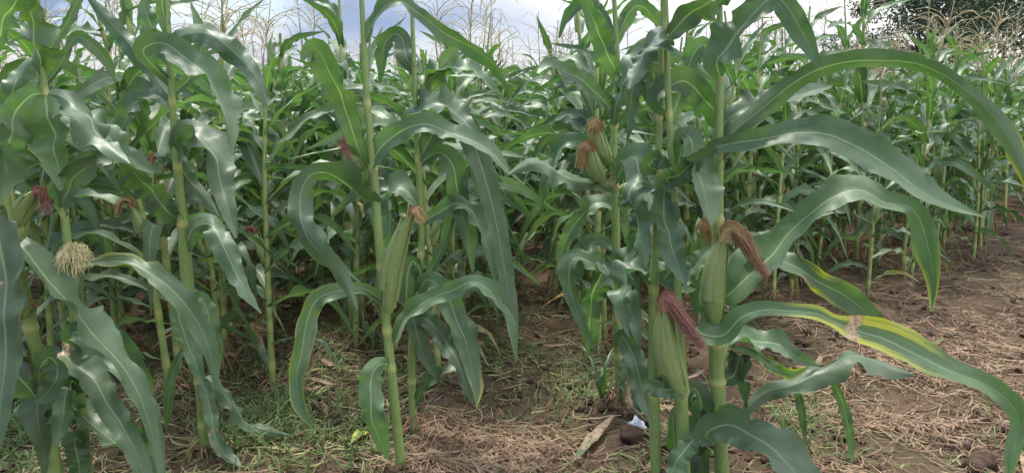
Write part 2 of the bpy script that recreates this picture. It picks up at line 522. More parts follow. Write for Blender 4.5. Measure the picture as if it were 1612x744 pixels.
def ear(geo, base, axis, length, rad, r, m=10, n=10, mi=0, tips=True):
    base = np.asarray(base, float); axis = unit(np.asarray(axis, float))
    t = np.linspace(0, 1, n)
    side = unit(np.cross(axis, [.3, .8, .1]))
    C = base + axis * (t * length)[:, None] + side * (.06 * length * np.sin(t * math.pi))[:, None]
    prof = np.interp(t, [0, .08, .25, .5, .75, .92, 1], [.42, .72, .96, 1, .78, .40, .22])
    tint = np.stack([np.interp(t, [0, .1, .8, 1], [.25, .0, .05, .55]), np.zeros(n), np.zeros(n)], 1)
    tube(geo, C, prof * rad, m, tint, mi, .035)
    if tips:
        A = unit(np.cross(axis, side))
        for k in range(8):
            th = k * 1.9 + r.uniform(0, .5)
            dirr = side * math.cos(th) + A * math.sin(th)
            s0 = r.uniform(.0, .35); s1 = r.uniform(.86, 1.12)
            ss = np.linspace(s0, s1, 8)
            rr = np.interp(ss, t, prof) * rad
            CC = base + axis * (ss * length)[:, None] + side * (.06 * length * np.sin(np.clip(ss, 0, 1) * math.pi))[:, None] + dirr * (rr + .0014 + .0011 * k)[:, None]
            if s1 > 1: CC[-1] += dirr * .016; CC[-2] += dirr * .005
            S = np.tile(np.cross(axis, dirr), (8, 1))
            Wd = rad * 1.5 * np.clip((1 - np.linspace(0, 1, 8)) * 1.6, .05, 1)
            N = np.tile(dirr, (8, 1))
            blade(geo, CC, S, N, Wd, 4, -.30, .0, 3, r, (r.uniform(0, .4), r.choice([0, 0, .1]), 0), mi)
    return base + axis * length

def silk(geo, path, w0, w1, r, strands=50, mi=0, sw=.0016, tipcol=0.0, flare=1.0, core=True):
    p = spline(path, 10)
    T = tangents(p)
    ref = np.array([.2, .9, .3])
    A = unit(np.cross(T, ref)); B = np.cross(T, A)
    ww = np.linspace(w0, w1, 10)
    tl = np.linspace(0, 1, 10)
    if core:
        tube(geo, p, np.maximum(ww * .36 * np.sin(np.linspace(.5, 3.0, 10)) , .001), 6, np.stack([tl * tipcol, tl * 0, tl * 0 + .1], 1), mi)
    for i in range(strands):
        a0 = r.uniform(0, 6.3); rr = math.sqrt(r.random()) * .5; a1 = a0 + r.uniform(-1.2, 1.2); r2 = rr * flare + r.uniform(-.3, .35)
        L = r.uniform(.5, 1.12)
        k = np.linspace(0, 1, 8)
        q = np.stack([np.interp(k * L, tl, p[:, j]) for j in range(3)], 1)
        if L > 1: q[-1] += T[-1] * (L - 1) * .06
        aa = a0 + (a1 - a0) * k; rd = (rr + (r2 - rr) * k ** 1.4) * np.interp(k * L, tl, ww) + .005 * np.sin(k * r.uniform(6, 14) + a0) * k
        Ai = np.stack([np.interp(k * L, tl, A[:, j]) for j in range(3)], 1); Bi = np.stack([np.interp(k * L, tl, B[:, j]) for j in range(3)], 1)
        q = q + Ai * (np.cos(aa) * rd)[:, None] + Bi * (np.sin(aa) * rd)[:, None]
        Sx = unit(np.cross(tangents(q), np.array([math.cos(a0), -1.0, math.sin(a0)])))
        V = np.stack([q - Sx * sw / 2, q + Sx * sw / 2], 1).reshape(-1, 3)
        tt = np.repeat(np.stack([np.clip((tipcol * k if tipcol >= 0 else -tipcol * np.clip(1 - k * 1.7, 0, 1)) + r.uniform(-.1, .1), 0, 1), k * 0, k * 0 + r.random()], 1), 2, axis=0)
        geo.add(V, grid_quads(8, 2), None, tt, mi)

def silk_ball(geo, c, rad, r, n=340, sw=.0018):
    for i in range(n):
        d = unit(np.array([r.gauss(0, 1), r.gauss(0, 1), r.gauss(.35, .8)]))
        R_ = rad * r.uniform(.75, 1.12)
        sd = unit(np.cross(d, [r.gauss(0, 1), r.gauss(0, 1), r.gauss(0, 1)]))
        k = np.linspace(0, 1, 7)[:, None]
        q = c + d * R_ * np.sin(k * 1.5) + sd * R_ * .5 * k ** 2 * r.uniform(-1, 1) - np.array([0, 0, 1.0]) * rad * .75 * k ** 2.2
        q = q + np.array([r.gauss(0, 1), r.gauss(0, 1), 0]) * .002 * np.sin(k * 7)
        Sx = unit(np.cross(tangents(q), np.array([r.gauss(0, 1), -1.5, r.gauss(0, 1)])))
        wv = sw * np.linspace(1.2, .7, 7)[:, None]
        V = np.stack([q - Sx * wv / 2, q + Sx * wv / 2], 1).reshape(-1, 3)
        geo.add(V, grid_quads(7, 2), None, np.tile([r.uniform(0, .25), 0, r.random()], (14, 1)))
def prop_roots(seed, n, mi=0):
    g = Geo(); rr = random.Random(seed)
    for i in range(n):
        az = i * 6.28 / n + rr.uniform(-.3, .3)
        z0 = rr.uniform(.04, .11); L = rr.uniform(.04, .10)
        dv = np.array([math.cos(az), math.sin(az), 0])
        tube(g, spline([dv * .012 + [0, 0, z0], dv * (.012 + L * .5) + [0, 0, z0 * .75], dv * (.02 + L) + [0, 0, -.03]], 6), .0036, 5, None, mi)
    return g
def stalk_path(r, H, lean):
    return spline([[0, 0, -.03], [lean[0] * .2 + r.uniform(-.01, .01), lean[1] * .2, H * .35], [lean[0] * .55, lean[1] * .55 + r.uniform(-.015, .015), H * .7], [lean[0], lean[1], H]], 24)
def stalk_geo(geo, C, r0, r1, nodes, m=8, mi=0, n=40):
    C = spline(C, n)
    s = np.linspace(0, 1, n)
    rad = r0 + (r1 - r0) * s
    tint = np.zeros((n, 3))
    for t in nodes:
        g = np.exp(-((s - t) / .010) ** 2)
        rad = rad * (1 + .16 * g)
        tint[:, 0] = np.maximum(tint[:, 0], .75 * np.exp(-((s - t) / .013) ** 2))
    tint[:, 1] = np.clip(.5 - s * 9, 0, .5)
    tube(geo, C, rad, m, tint, mi)

# ------------------------------------------------------------------ the ground: one sheet, fine near the camera
def axis_lines(segs):
    a = []
    for lo, hi, st in segs:
        a += list(np.arange(lo, hi - 1e-6, st))
    a.append(segs[-1][1])
    return np.array(a)
gx = axis_lines([(-900, -200, 140), (-200, -40, 20), (-40, -8, 2), (-8, -2.6, .18), (-2.6, 4.2, .028), (4.2, 10, .16), (10, 40, 2), (40, 200, 20), (200, 900, 140)])
gy = axis_lines([(-200, -20, 30), (-20, 0, 2), (0, 1.9, .19), (1.9, 6.4, .028), (6.4, 14, .14), (14, 40, 1.5), (40, 200, 16), (200, 2000, 150)])
ROWL = np.array([-.35 - .64 * k for k in range(40)]); ROWR = np.array([.5 + .64 * k for k in range(60)])
ROWX = np.concatenate([ROWL, ROWR])
def row_id(x):
    return ('left', max(1, int(round((-.35 - x) / .64)) + 1)) if x < .08 else ('right', max(1, int(round((x - .5) / .64)) + 1))
def gh(x, y):
    d = abs((((x + .35) if x < .08 else (x - .5)) / .64 + .5) % 1 - .5) * .64
    field = 1.0 if y > 2.7 + max(0, x - .7) * 1.5 - .6 else 0.0
    z = .05 * math.exp(-(d / .17) ** 2) * field
    z += .05 * mnoise.noise((x * .9, y * .9, 1.3))
    z += .028 * mnoise.noise((x * 3.4, y * 3.4, 5.1))
    b = mnoise.noise((x * 11, y * 11, 2.2))
    z += .014 * b + .018 * max(0, mnoise.noise((x * 17, y * 17, 7.7))) + .006 * mnoise.noise((x * 38, y * 38, 3.1))
    return z
X, Y_ = np.meshgrid(gx, gy)
Z = np.zeros_like(X)
for i in range(X.shape[0]):
    for j in range(X.shape[1]):
        x, y = X[i, j], Y_[i, j]
        if -9 < x < 12 and 0 < y < 16: Z[i, j] = gh(x, y)
geo = Geo()
geo.add(np.stack([X, Y_, Z], -1).reshape(-1, 3), grid_quads(*X.shape))
tag(build('ground', geo, M['soil']), kind='structure')
del X, Y_, Z

# ------------------------------------------------------------------ front plants, measured one by one
def hero_stalk(root, pts, Y, nodes, name='stalk', base_extra=None):
    """pts: (px, py, width in px) from the ground up, in the upright plane at distance Y"""
    C = np.array([P(x, y, Y) for x, y, w in pts])
    rad = np.array([w * .78 * pxscale(P(x, y, Y)) / 2 for x, y, w in pts])
    q = spline(np.column_stack([C, rad]), 150)
    n = 150
    tint = np.zeros((n, 3))
    rr = q[:, 3].copy()
    for (nx, ny) in nodes:
        p = P(nx, ny, Y)
        d = np.abs(q[:, 2] - p[2])
        rr *= 1 + .20 * np.exp(-(d / .008) ** 2)
        tint[:, 0] = np.maximum(tint[:, 0], .85 * np.exp(-(d / .014) ** 2))
    tint[:, 1] = np.clip(.5 - (q[:, 2] + .02) * 9, 0, .5)
    g = Geo()
    off = np.array(root.location)
    tube(g, q[:, :3] - off, rr, 12, tint, 0, .02)
    return build(name, g, M['stalk'], root)

def hero_leaf(root, pts, Y0, Y1, roll=30, yellow=0.0, dry=None, wave=.15, freq=10, keel=.18, n=44, m=8, seed=None, Ys=None, bright=None, name='leaf', label=None, vary=27):
    r = random.Random(seed if seed is not None else int(pts[0][0] * 7 + pts[-1][1] * 13))
    k = len(pts)
    pc = [(pts[i][0], pts[i][1]) for i in range(k)]
    d = np.concatenate([[0], np.cumsum([math.dist(pc[i], pc[i + 1]) for i in range(k - 1)])]); d /= d[-1]
    if Ys is None: Ys = Y0 + (Y1 - Y0) * d
    rolls = np.interp(d, np.linspace(0, 1, len(roll)), roll) if isinstance(roll, (list, tuple)) else np.full(k, float(roll))
    p3 = np.array([P(x, y, yy) for (x, y, w), yy in zip(pts, Ys)])
    ws = np.array([w * pxscale(p) for (x, y, w), p in zip(pts, p3)])
    q = spline(np.column_stack([p3, ws, rolls]), n)
    C = q[:, :3]
    T = tangents(C)
    V = unit(C - np.array([0, 0, CAMH]))
    S0 = unit(np.cross(T, V))
    for i in range(1, n):
        if np.dot(S0[i], S0[i - 1]) < 0: S0[i] *= -1
    N0 = np.cross(S0, T)
    if (N0 * -V).sum() < 0: S0, N0 = -S0, -N0; S0 *= -1; N0 = np.cross(S0, T); N0 = N0 if (N0 * -V).sum() > 0 else -N0
    sg = 1.0 if S0[:, 2].sum() >= 0 else -1.0
    s = np.linspace(0, 1, n)
    jit = vary * np.sin(s * r.uniform(3, 6) + r.uniform(0, 6))
    jit = jit + r.uniform(-22, 22) * np.clip(s * 2 - 1, 0, 1) + 12 * np.sin(s * r.uniform(9, 15) + r.uniform(0, 6))
    a = np.radians(np.clip(q[:, 4] + jit, -72, 72))
    N = N0 * np.cos(a)[:, None] + sg * S0 * np.sin(a)[:, None]
    S = np.cross(T, N)
    q[:, 3] *= 1 + .05 * np.sin(s * r.uniform(14, 24) + r.uniform(0, 6)) + .04 * np.sin(s * r.uniform(30, 44))
    C = C + N * (.10 * q[:, 3] * np.sin(s * r.uniform(12, 20) + r.uniform(0, 6)) * np.sin(s * math.pi))[:, None]
    Wd = .90 * np.maximum(q[:, 3], .001) / np.maximum(np.cos(a), .5)
    tint = np.zeros((n, 3))
    if isinstance(yellow, (list, tuple)): tint[:, 0] = np.interp(s, np.linspace(0, 1, len(yellow)), yellow)
    else: tint[:, 0] = np.interp(s, [0, .7, 1], [yellow * .6, yellow * .8, yellow])
    if dry:
        for c, wd, amp in dry: tint[:, 1] += amp * np.exp(-((s - c) / wd) ** 2)
    tint[:, 2] = r.random() if bright is None else bright
    g = Geo()
    off = np.array(root.location)
    blade(g, C - off, S, N, Wd, m, keel * (1 if r.random() < .8 else -1), wave, freq, r, tint)
    o = build(name, g, M['leaf'], root)
    if label: o['label'] = label
    return o

def hero_ear(root, base, tip, Y0, Y1, wpx, silkpath, swp, silkmat, seed=1, strands=70, tipcol=.3, flare=1.0):
    r = random.Random(seed)
    off = np.array(root.location)
    b, t = P(*base, Y0), P(*tip, Y1)
    g = Geo()
    ear(g, b - off, t - b, np.linalg.norm(t - b), wpx * .92 * pxscale(b) / 2, r, 14, 14)
    eo = build('ear', g, M['husk'], root)
    g = Geo()
    n = len(silkpath)
    pth = [P(x, y, Y1 + (i / max(1, n - 1)) * dy) - off for i, (x, y, dy) in enumerate(silkpath)]
    if flare > 1.2: silk_ball(g, pth[1], swp[0] * .5 * pxscale(t), r)
    else: silk(g, pth, swp[0] * pxscale(t), swp[1] * pxscale(t), r, int(strands * 2.2), 0, .0013, tipcol, flare * 1.25, False)
    build('silk', g, silkmat, eo)
    return eo

def hero_top(root, topx, topy, Y, r, azs, H=.35):
    """the upper leaves and the tassel, above the edge of the photograph"""
    off = np.array(root.location)
    b = P(topx, topy, Y) - off
    for i, az in enumerate(azs):
        g = Geo()
        generic_leaf(g, r, b + np.array([0, 0, -.02 + .07 * i]), az, r.uniform(.4, .55), r.uniform(.05, .065), R(25), R(r.uniform(70, 120)), .6, 16, 4, (0, 0, r.random()), r.uniform(-.5, .5))
        build('leaf', g, M['leaf'], root)
    g = Geo()
    stalk_geo(g, [b - np.array([0, 0, .01]), b + np.array([0, 0, .12]), b + np.array([.01, 0, .26])], .006, .004, [], 6, 0, 8)
    tassel(g, b + np.array([.01, 0, .25]), r, 1.0, 11)
    build('tassel', g, M['tassel'], root)

def hero(label, gpx):
    p = G(*gpx)
    z = gh(p[0], p[1]) - .015
    return thing('maize_plant', label, 'maize plant', (p[0], p[1], z), 0, 'maize plants of the front row'), p[1]

# --- A: the plant in the middle
a, Y = hero('maize plant left of the lane with pale bent leaf at its foot and fat ear', (632, 748))
hero_stalk(a, [(633, 765, 24), (631, 730, 22), (622, 640, 20), (612, 545, 19), (603, 450, 19), (594, 350, 18), (588, 265, 17), (578, 163, 14), (573, 70, 12), (569, -10, 10), (567, -90, 7)], Y,
           [(617, 577), (612, 520), (588, 264), (578, 163), (600, 420)])
hero_leaf(a, [(617, 577, 14), (604, 572, 26), (590, 582, 36), (584, 612, 42), (586, 650, 42), (594, 685, 32), (611, 722, 4)], Y, Y - .12, 10, wave=.10, keel=.12, bright=.4, Ys=[Y, Y - .05, Y - .10, Y - .13, Y - .14, Y - .13, Y - .10])
hero_leaf(a, [(622, 536, 14), (640, 500, 24), (672, 472, 30), (712, 457, 30), (748, 444, 26), (780, 468, 24), (800, 515, 18), (813, 568, 4)], Y, Y - .10, [35, 45, 50, 20], bright=.3)
hero_leaf(a, [(606, 476, 16), (575, 455, 20), (540, 457, 26), (500, 470, 32), (482, 512, 34), (474, 555, 32), (467, 600, 26), (474, 640, 20), (497, 676, 3)], Y, Y - .25, [30, 30, 20, 0, -10, 15], yellow=.4, bright=.7, wave=.16)
hero_leaf(a, [(595, 322, 16), (568, 312, 36), (545, 288, 44), (518, 272, 36), (492, 274, 32), (474, 300, 38), (474, 345, 44), (494, 385, 38), (522, 418, 28), (546, 450, 20), (562, 488, 4)], Y, Y - .30, [-45, -40, 10, 25, 10, 0], yellow=.25, bright=.6)
hero_leaf(a, [(584, 262, 18), (600, 232, 34), (632, 206, 38), (668, 197, 34), (705, 206, 32), (742, 222, 28), (775, 240, 20), (800, 268, 3)], Y, Y - .12, [45, 50, 45, 30], bright=.2, wave=.12)
hero_leaf(a, [(574, 262, 14), (560, 222, 26), (546, 180, 38), (528, 130, 46), (510, 92, 46), (494, 76, 40), (480, 84, 22), (474, 96, 3)], Y, Y - .2, [-35, -35, -30, 20], bright=.5)
hero_leaf(a, [(575, 66, 12), (586, 38, 18), (606, 12, 20), (632, 2, 18), (660, 22, 22), (700, 52, 26), (745, 78, 24), (780, 104, 18), (808, 150, 3)], Y, Y - .1, [20, 10, -30, -30], bright=.4)
hero_leaf(a, [(579, 160, 14), (566, 150, 22), (548, 160, 28), (556, 200, 26), (566, 250, 14), (572, 290, 3)], Y + .03, Y + .15, [30, 10], bright=.3)
hero_ear(a, (612, 492), (645, 340), Y - .05, Y - .08, 32, [(645, 342, 0), (652, 328, 0), (660, 338, -.02), (662, 350, -.02)], (16, 14), M['silk_brown'], 3, 60, .5)
hero_ear(a, (572, 268), (548, 226), Y + .02, Y - .02, 22, [(551, 232, 0), (545, 218, 0), (541, 226, 0), (547, 250, -.02)], (20, 8), M['silk_red'], 4, 50, .2)
hero_top(a, 567, -88, Y, random.Random(1), [.3, 3.3])

# --- H: the pair of thinner stalks right behind it
h, Y = hero('slender maize plant close behind the middle plant, leaves hanging over the lane', (652, 692))
hero_stalk(h, [(653, 702, 17), (650, 640, 16), (648, 560, 15), (655, 470, 14), (664, 380, 14), (660, 290, 13), (655, 180, 11), (650, 60, 9), (648, -20, 6)], Y, [(649, 600), (650, 520), (664, 400), (660, 250)])
hero_leaf(h, [(650, 520, 14), (664, 500, 28), (690, 520, 34), (715, 560, 36), (732, 600, 28), (745, 635, 4)], Y, Y - .25, [30, 10], bright=.1)
hero_leaf(h, [(655, 470, 14), (672, 440, 30), (700, 460, 40), (722, 510, 42), (738, 560, 34), (748, 605, 22), (750, 640, 3)], Y, Y - .3, [30, 5], yellow=[0, 0, .1, .6], bright=.2)
hero_leaf(h, [(660, 430, 14), (650, 410, 26), (640, 440, 40), (648, 500, 36), (668, 560, 26), (690, 600, 4)], Y, Y - .1, 15, bright=.1)
hero_leaf(h, [(664, 350, 14), (690, 335, 26), (720, 320, 28), (750, 345, 26), (770, 400, 22), (780, 450, 3)], Y, Y - .1, [45, 30], bright=.3)
hero_leaf(h, [(660, 250, 16), (690, 200, 36), (722, 186, 40), (745, 225, 42), (765, 290, 36), (785, 370, 32), (800, 460, 26), (812, 570, 4)], Y, Y - .35, [40, 20, 0], bright=.3)
hero_leaf(h, [(657, 210, 14), (650, 186, 28), (672, 168, 36), (700, 168, 36), (725, 184, 30), (756, 220, 4)], Y, Y - .2, [50, 45], bright=.1)
hero_leaf(h, [(655, 180, 12), (668, 140, 24), (690, 110, 30), (712, 84, 24), (720, 78, 4)], Y, Y + .1, -30, yellow=.15, bright=.9)
hero_leaf(h, [(653, 110, 12), (640, 90, 30), (632, 60, 30), (618, 55, 26), (604, 80, 26), (598, 130, 4)], Y, Y + .2, [-20, 10], bright=.2)
hero_leaf(h, [(650, 640, 10), (670, 605, 18), (695, 588, 22), (720, 585, 16), (735, 600, 3)], Y, Y - .1, 40, bright=.5)
hero_leaf(h, [(650, 480, 12), (700, 380, 16), (720, 300, 28), (735, 260, 30), (760, 280, 34), (780, 340, 34), (790, 400, 24), (798, 470, 3)], Y + .04, Y + .1, [-20, 10], bright=.4)
hero_leaf(h, [(662, 330, 12), (640, 300, 26), (622, 300, 30), (612, 340, 30), (618, 390, 20), (625, 430, 3)], Y + .02, Y + .05, 35, bright=.1)
hero_leaf(h, [(658, 260, 12), (690, 240, 30), (712, 262, 38), (722, 310, 36), (735, 370, 26), (745, 430, 3)], Y + .03, Y + .02, 30, bright=.2)
hero_leaf(h, [(652, 140, 12), (690, 110, 24), (720, 105, 26), (752, 118, 22), (790, 150, 3)], Y + .05, Y + .1, 40, bright=.1)
hero_top(h, 648, -18, Y, random.Random(2), [1.0, 4.0])

# --- D: the double stalk on the left
d, Y = hero('tall double-stalked maize plant on the left with yellowing bottom leaves', (320, 716))
hero_stalk(d, [(322, 726, 14), (318, 690, 14), (314, 620, 16), (305, 540, 18), (294, 450, 22), (287, 350, 20), (279, 260, 16), (270, 150, 13), (264, 40, 11), (260, -40, 7)], Y, [(317, 668), (312, 600), (298, 480), (288, 352), (279, 262), (271, 160)])
hero_stalk(d, [(328, 726, 12), (324, 690, 12), (316, 600, 13), (306, 520, 14), (300, 450, 14), (292, 350, 13), (286, 290, 10), (284, 260, 6)], Y + .05, [(304, 480)])
hero_leaf(d, [(280, 250, 16), (290, 222, 34), (310, 214, 42), (332, 240, 46), (346, 280, 44), (358, 325, 32), (372, 375, 4)], Y, Y - .3, [40, 15], bright=.1)
hero_leaf(d, [(268, 130, 14), (238, 100, 20), (226, 78, 30), (258, 68, 40), (298, 98, 46), (335, 135, 42), (356, 180, 32), (365, 240, 4)], Y, Y - .3, [20, 40, 30, 15], bright=.3)
hero_leaf(d, [(266, 90, 12), (282, 58, 28), (315, 50, 40), (352, 68, 40), (385, 98, 32), (408, 130, 24), (424, 175, 3)], Y + .04, Y - .1, [45, 35], bright=.1)
hero_leaf(d, [(280, 270, 14), (250, 250, 30), (270, 248, 32), (300, 285, 32), (330, 320, 20), (345, 340, 3)], Y + .05, Y + .05, 35, bright=.2)
hero_leaf(d, [(290, 390, 14), (305, 360, 34), (332, 352, 38), (352, 388, 40), (372, 430, 30), (392, 462, 20), (412, 492, 3)], Y, Y - .3, [40, 15], bright=.2)
hero_leaf(d, [(288, 352, 14), (262, 330, 38), (230, 290, 42), (205, 262, 34), (190, 250, 5)], Y, Y - .1, -35, bright=.5)
hero_leaf(d, [(298, 470, 14), (282, 470, 24), (282, 505, 32), (298, 545, 32), (314, 585, 20), (322, 610, 3)], Y, Y - .15, 10, bright=.3)
hero_leaf(d, [(300, 475, 12), (318, 470, 24), (330, 510, 30), (338, 560, 24), (338, 610, 3)], Y, Y - .05, 15, yellow=.3, bright=.5)
hero_leaf(d, [(312, 600, 10), (322, 608, 22), (332, 650, 24), (342, 692, 20), (358, 718, 22), (378, 734, 4)], Y, Y - .2, 10, yellow=.2, dry=[(.55, .06, .5)], bright=.2)
hero_leaf(d, [(313, 600, 10), (335, 600, 24), (362, 630, 22), (385, 662, 18), (425, 678, 16), (455, 684, 3)], Y, Y + .05, 30, bright=.3)
hero_leaf(d, [(300, 540, 8), (284, 560, 12), (270, 600, 18), (264, 640, 16), (262, 678, 2)], Y, Y, 10, yellow=.3, bright=.4)
hero_leaf(d, [(271, 165, 14), (240, 150, 30), (215, 160, 32), (196, 190, 26), (190, 240, 3)], Y, Y + .1, 30, bright=.1)
hero_leaf(d, [(264, 60, 14), (258, 25, 22), (254, -10, 24), (256, -60, 10)], Y, Y, -20, bright=.6)
hero_leaf(d, [(271, 162, 10), (244, 118, 22), (214, 80, 32), (182, 45, 28), (154, 14, 16), (132, -12, 3)], Y + .03, Y + .15, 15, bright=.1)
hero_leaf(d, [(268, 100, 12), (254, 72, 32), (238, 42, 36), (228, 16, 24), (226, -6, 4)], Y + .04, Y + .1, -25, bright=.2)
hero_leaf(d, [(270, 150, 12), (300, 120, 20), (316, 80, 22), (312, 40, 16), (300, 5, 3)], Y + .06, Y + .2, -15, bright=.4)
hero_top(d, 260, -36, Y, random.Random(5), [2.6, 5.5])

# --- B: the plant with the cream silk ball
b_, Y = hero('maize plant at the left edge bearing an ear topped by a round cream silk ball', (142, 792))
hero_stalk(b_, [(145, 806, 22), (137, 744, 21), (128, 640, 19), (120, 540, 18), (113, 450, 17), (104, 360, 16), (92, 270, 15), (80, 190, 14), (71, 140, 12), (67, 100, 10), (60, 0, 8), (56, -60, 6)], Y, [(126, 610), (119, 520), (100, 335), (84, 215), (72, 146)])
hero_leaf(b_, [(68, 122, 10), (62, 96, 34), (56, 65, 46), (50, 35, 40), (44, 5, 32), (38, -40, 14)], Y, Y - .1, -30, bright=.8)
hero_leaf(b_, [(74, 146, 16), (98, 152, 34), (128, 176, 44), (152, 205, 44), (176, 235, 28), (204, 258, 4)], Y, Y - .25, [45, 35], bright=.1)
hero_leaf(b_, [(72, 150, 14), (72, 158, 36), (78, 190, 56), (86, 230, 54), (92, 268, 34), (96, 300, 4)], Y - .04, Y - .12, [-10, -35], yellow=.35, bright=1.0, wave=.05)
hero_leaf(b_, [(71, 148, 14), (50, 150, 34), (28, 172, 50), (14, 215, 56), (8, 265, 44), (2, 320, 5)], Y, Y - .2, [-20, -35], bright=.3)
hero_leaf(b_, [(100, 335, 14), (102, 310, 34), (116, 280, 44), (138, 262, 40), (152, 245, 6)], Y, Y - .15, 35, bright=.2)
hero_leaf(b_, [(84, 215, 14), (120, 190, 30), (150, 200, 38), (190, 235, 34), (225, 262, 22), (255, 270, 3)], Y + .08, Y + .2, 45, bright=.0)
hero_leaf(b_, [(116, 470, 10), (112, 425, 12), (150, 413, 14), (200, 411, 26), (240, 433, 34), (278, 465, 36), (310, 505, 38), (330, 550, 30), (342, 612, 3)], Y, Y - .15, [10, 25, 40, 20], yellow=[.2, .5, .3, .1, 0], bright=.6)
hero_leaf(b_, [(124, 560, 14), (112, 526, 30), (140, 530, 42), (178, 565, 42), (215, 610, 34), (240, 665, 26), (255, 735, 8), (258, 770, 2)], Y, Y - .2, [40, 20], bright=.1)
hero_leaf(b_, [(122, 560, 16), (96, 552, 26), (110, 566, 46), (142, 592, 48), (172, 640, 44), (204, 690, 34), (228, 750, 24), (240, 800, 4)], Y - .05, Y - .35, [30, 15], dry=[(.09, .05, .6)], yellow=.1, bright=.4)
hero_leaf(b_, [(126, 610, 14), (150, 520, 22), (185, 535, 40), (215, 590, 38), (235, 650, 26), (248, 700, 4)], Y + .05, Y + .05, 25, bright=.1)
hero_leaf(b_, [(128, 640, 14), (90, 610, 26), (112, 640, 34), (155, 672, 36), (195, 712, 28), (225, 760, 4)], Y + .05, Y - .1, 35, bright=.2)
hero_leaf(b_, [(128, 650, 14), (150, 660, 30), (190, 670, 40), (220, 700, 38), (240, 744, 20), (246, 780, 3)], Y + .02, Y + .1, 25, bright=.1)
hero_leaf(b_, [(132, 700, 14), (118, 690, 30), (122, 720, 36), (130, 770, 20)], Y - .05, Y - .1, 20, bright=.3)
hero_leaf(b_, [(126, 612, 14), (112, 600, 30), (104, 640, 28), (84, 680, 18), (74, 700, 3)], Y - .04, Y - .1, -30, bright=.1)
hero_ear(b_, (116, 462), (113, 408), Y - .03, Y - .12, 26, [(113, 414, 0), (115, 394, 0), (115, 376, -.01), (124, 374, -.03), (134, 386, -.05), (136, 412, -.06)], (50, 46), M['silk_cream'], 9, 260, .1, 1.3)
hero_leaf(b_, [(70, 134, 10), (96, 100, 14), (118, 60, 18), (140, 66, 20), (165, 92, 18), (182, 130, 3)], Y + .1, Y + .2, 30, bright=.2)
hero_leaf(b_, [(66, 90, 10), (90, 60, 16), (118, 10, 16), (135, -30, 8)], Y + .05, Y + .15, -10, bright=.2)
hero_top(b_, 56, -56, Y, random.Random(6), [1.9, 5.0])

# --- C: nearest plant, cut by the left edge
c, Y = hero('nearest maize plant, cut by the left border, with one broad leaf hanging along the edge', (92, 812))
Y = Y - .05
hero_stalk(c, [(96, 826, 30), (86, 744, 30), (70, 650, 28), (56, 560, 27), (42, 480, 25), (26, 410, 22), (10, 330, 20), (-4, 230, 17), (-14, 120, 14), (-22, 0, 10), (-26, -60, 7)], Y, [(72, 660), (48, 515), (28, 415), (6, 310)])
hero_leaf(c, [(24, 405, 16), (24, 382, 26), (44, 398, 40), (76, 446, 46), (122, 496, 44), (170, 546, 40), (205, 596, 32), (234, 664, 24), (252, 742, 10), (256, 775, 2)], Y, Y - .25, [40, 25, 10], bright=.3)
hero_leaf(c, [(10, 330, 18), (-6, 340, 46), (2, 400, 62), (10, 470, 64), (8, 550, 56), (2, 630, 40), (-6, 720, 5)], Y - .05, Y - .35, [15, 5], dry=[(.33, .035, .45)], bright=.3)
hero_leaf(c, [(56, 560, 18), (40, 530, 40), (24, 570, 46), (50, 620, 44), (64, 680, 34), (70, 744, 8)], Y, Y - .05, 25, bright=.1)
hero_leaf(c, [(60, 585, 16), (78, 560, 30), (90, 590, 34), (72, 620, 30), (54, 630, 6)], Y - .04, Y - .12, -25, bright=.0)
hero_leaf(c, [(72, 660, 16), (100, 640, 30), (105, 610, 26), (98, 660, 30), (86, 700, 4)], Y - .03, Y - .15, -20, bright=.0)
hero_leaf(c, [(-14, 120, 14), (-4, 60, 40), (15, 20, 50), (40, -20, 36), (60, -60, 6)], Y, Y - .1, -25, bright=.5)
hero_leaf(c, [(-8, 200, 14), (10, 180, 34), (24, 130, 36), (45, 100, 22), (60, 90, 3)], Y + .1, Y + .2, 30, bright=.0)
hero_ear(c, (38, 500), (52, 478), Y, Y - .02, 22, [(48, 486, 0), (52, 474, 0), (58, 482, 0)], (10, 6), M['silk_brown'], 21, 30, .2)
hero_ear(c, (28, 356), (56, 300), Y + .12, Y + .1, 26, [(54, 303, 0), (66, 300, 0), (70, 318, 0), (74, 340, -.02)], (20, 10), M['silk_red'], 22, 50, .1)

# --- E: single plant right of the lane with dry prop roots
e, Y = hero('lone maize plant right of the lane with dry brown prop roots at its foot', (976, 645))
hero_stalk(e, [(977, 655, 17), (975, 600, 18), (972, 520, 18), (970, 430, 18), (969, 330, 17), (966, 240, 15), (969, 170, 13), (972, 110, 11), (968, 20, 10), (964, -50, 7)], Y, [(974, 560), (972, 500), (969, 430), (969, 290), (966, 198), (972, 125)])
hero_leaf(e, [(972, 124, 12), (966, 104, 30), (952, 74, 40), (938, 42, 34), (926, 10, 22), (918, -20, 8)], Y, Y - .1, -25, bright=.5)
hero_leaf(e, [(966, 198, 12), (970, 165, 22), (980, 135, 34), (998, 118, 30), (1014, 112, 5)], Y - .03, Y - .1, 25, bright=.0)
hero_leaf(e, [(967, 192, 12), (955, 165, 22), (930, 138, 28), (900, 118, 28), (870, 105, 22), (848, 116, 6)], Y, Y - .2, [40, 50], bright=.1)
hero_leaf(e, [(968, 296, 12), (940, 291, 20), (905, 284, 26), (868, 262, 28), (836, 258, 24), (800, 275, 4)], Y, Y - .3, [35, 45], bright=.1)
hero_leaf(e, [(969, 285, 14), (985, 255, 36), (1000, 252, 46), (1010, 290, 50), (1018, 330, 36), (1026, 368, 4)], Y, Y - .4, [50, 30], bright=.1)
hero_leaf(e, [(968, 430, 12), (935, 415, 26), (905, 408, 32), (895, 440, 28), (908, 490, 22), (936, 550, 3)], Y, Y - .15, [30, 10], bright=.3)
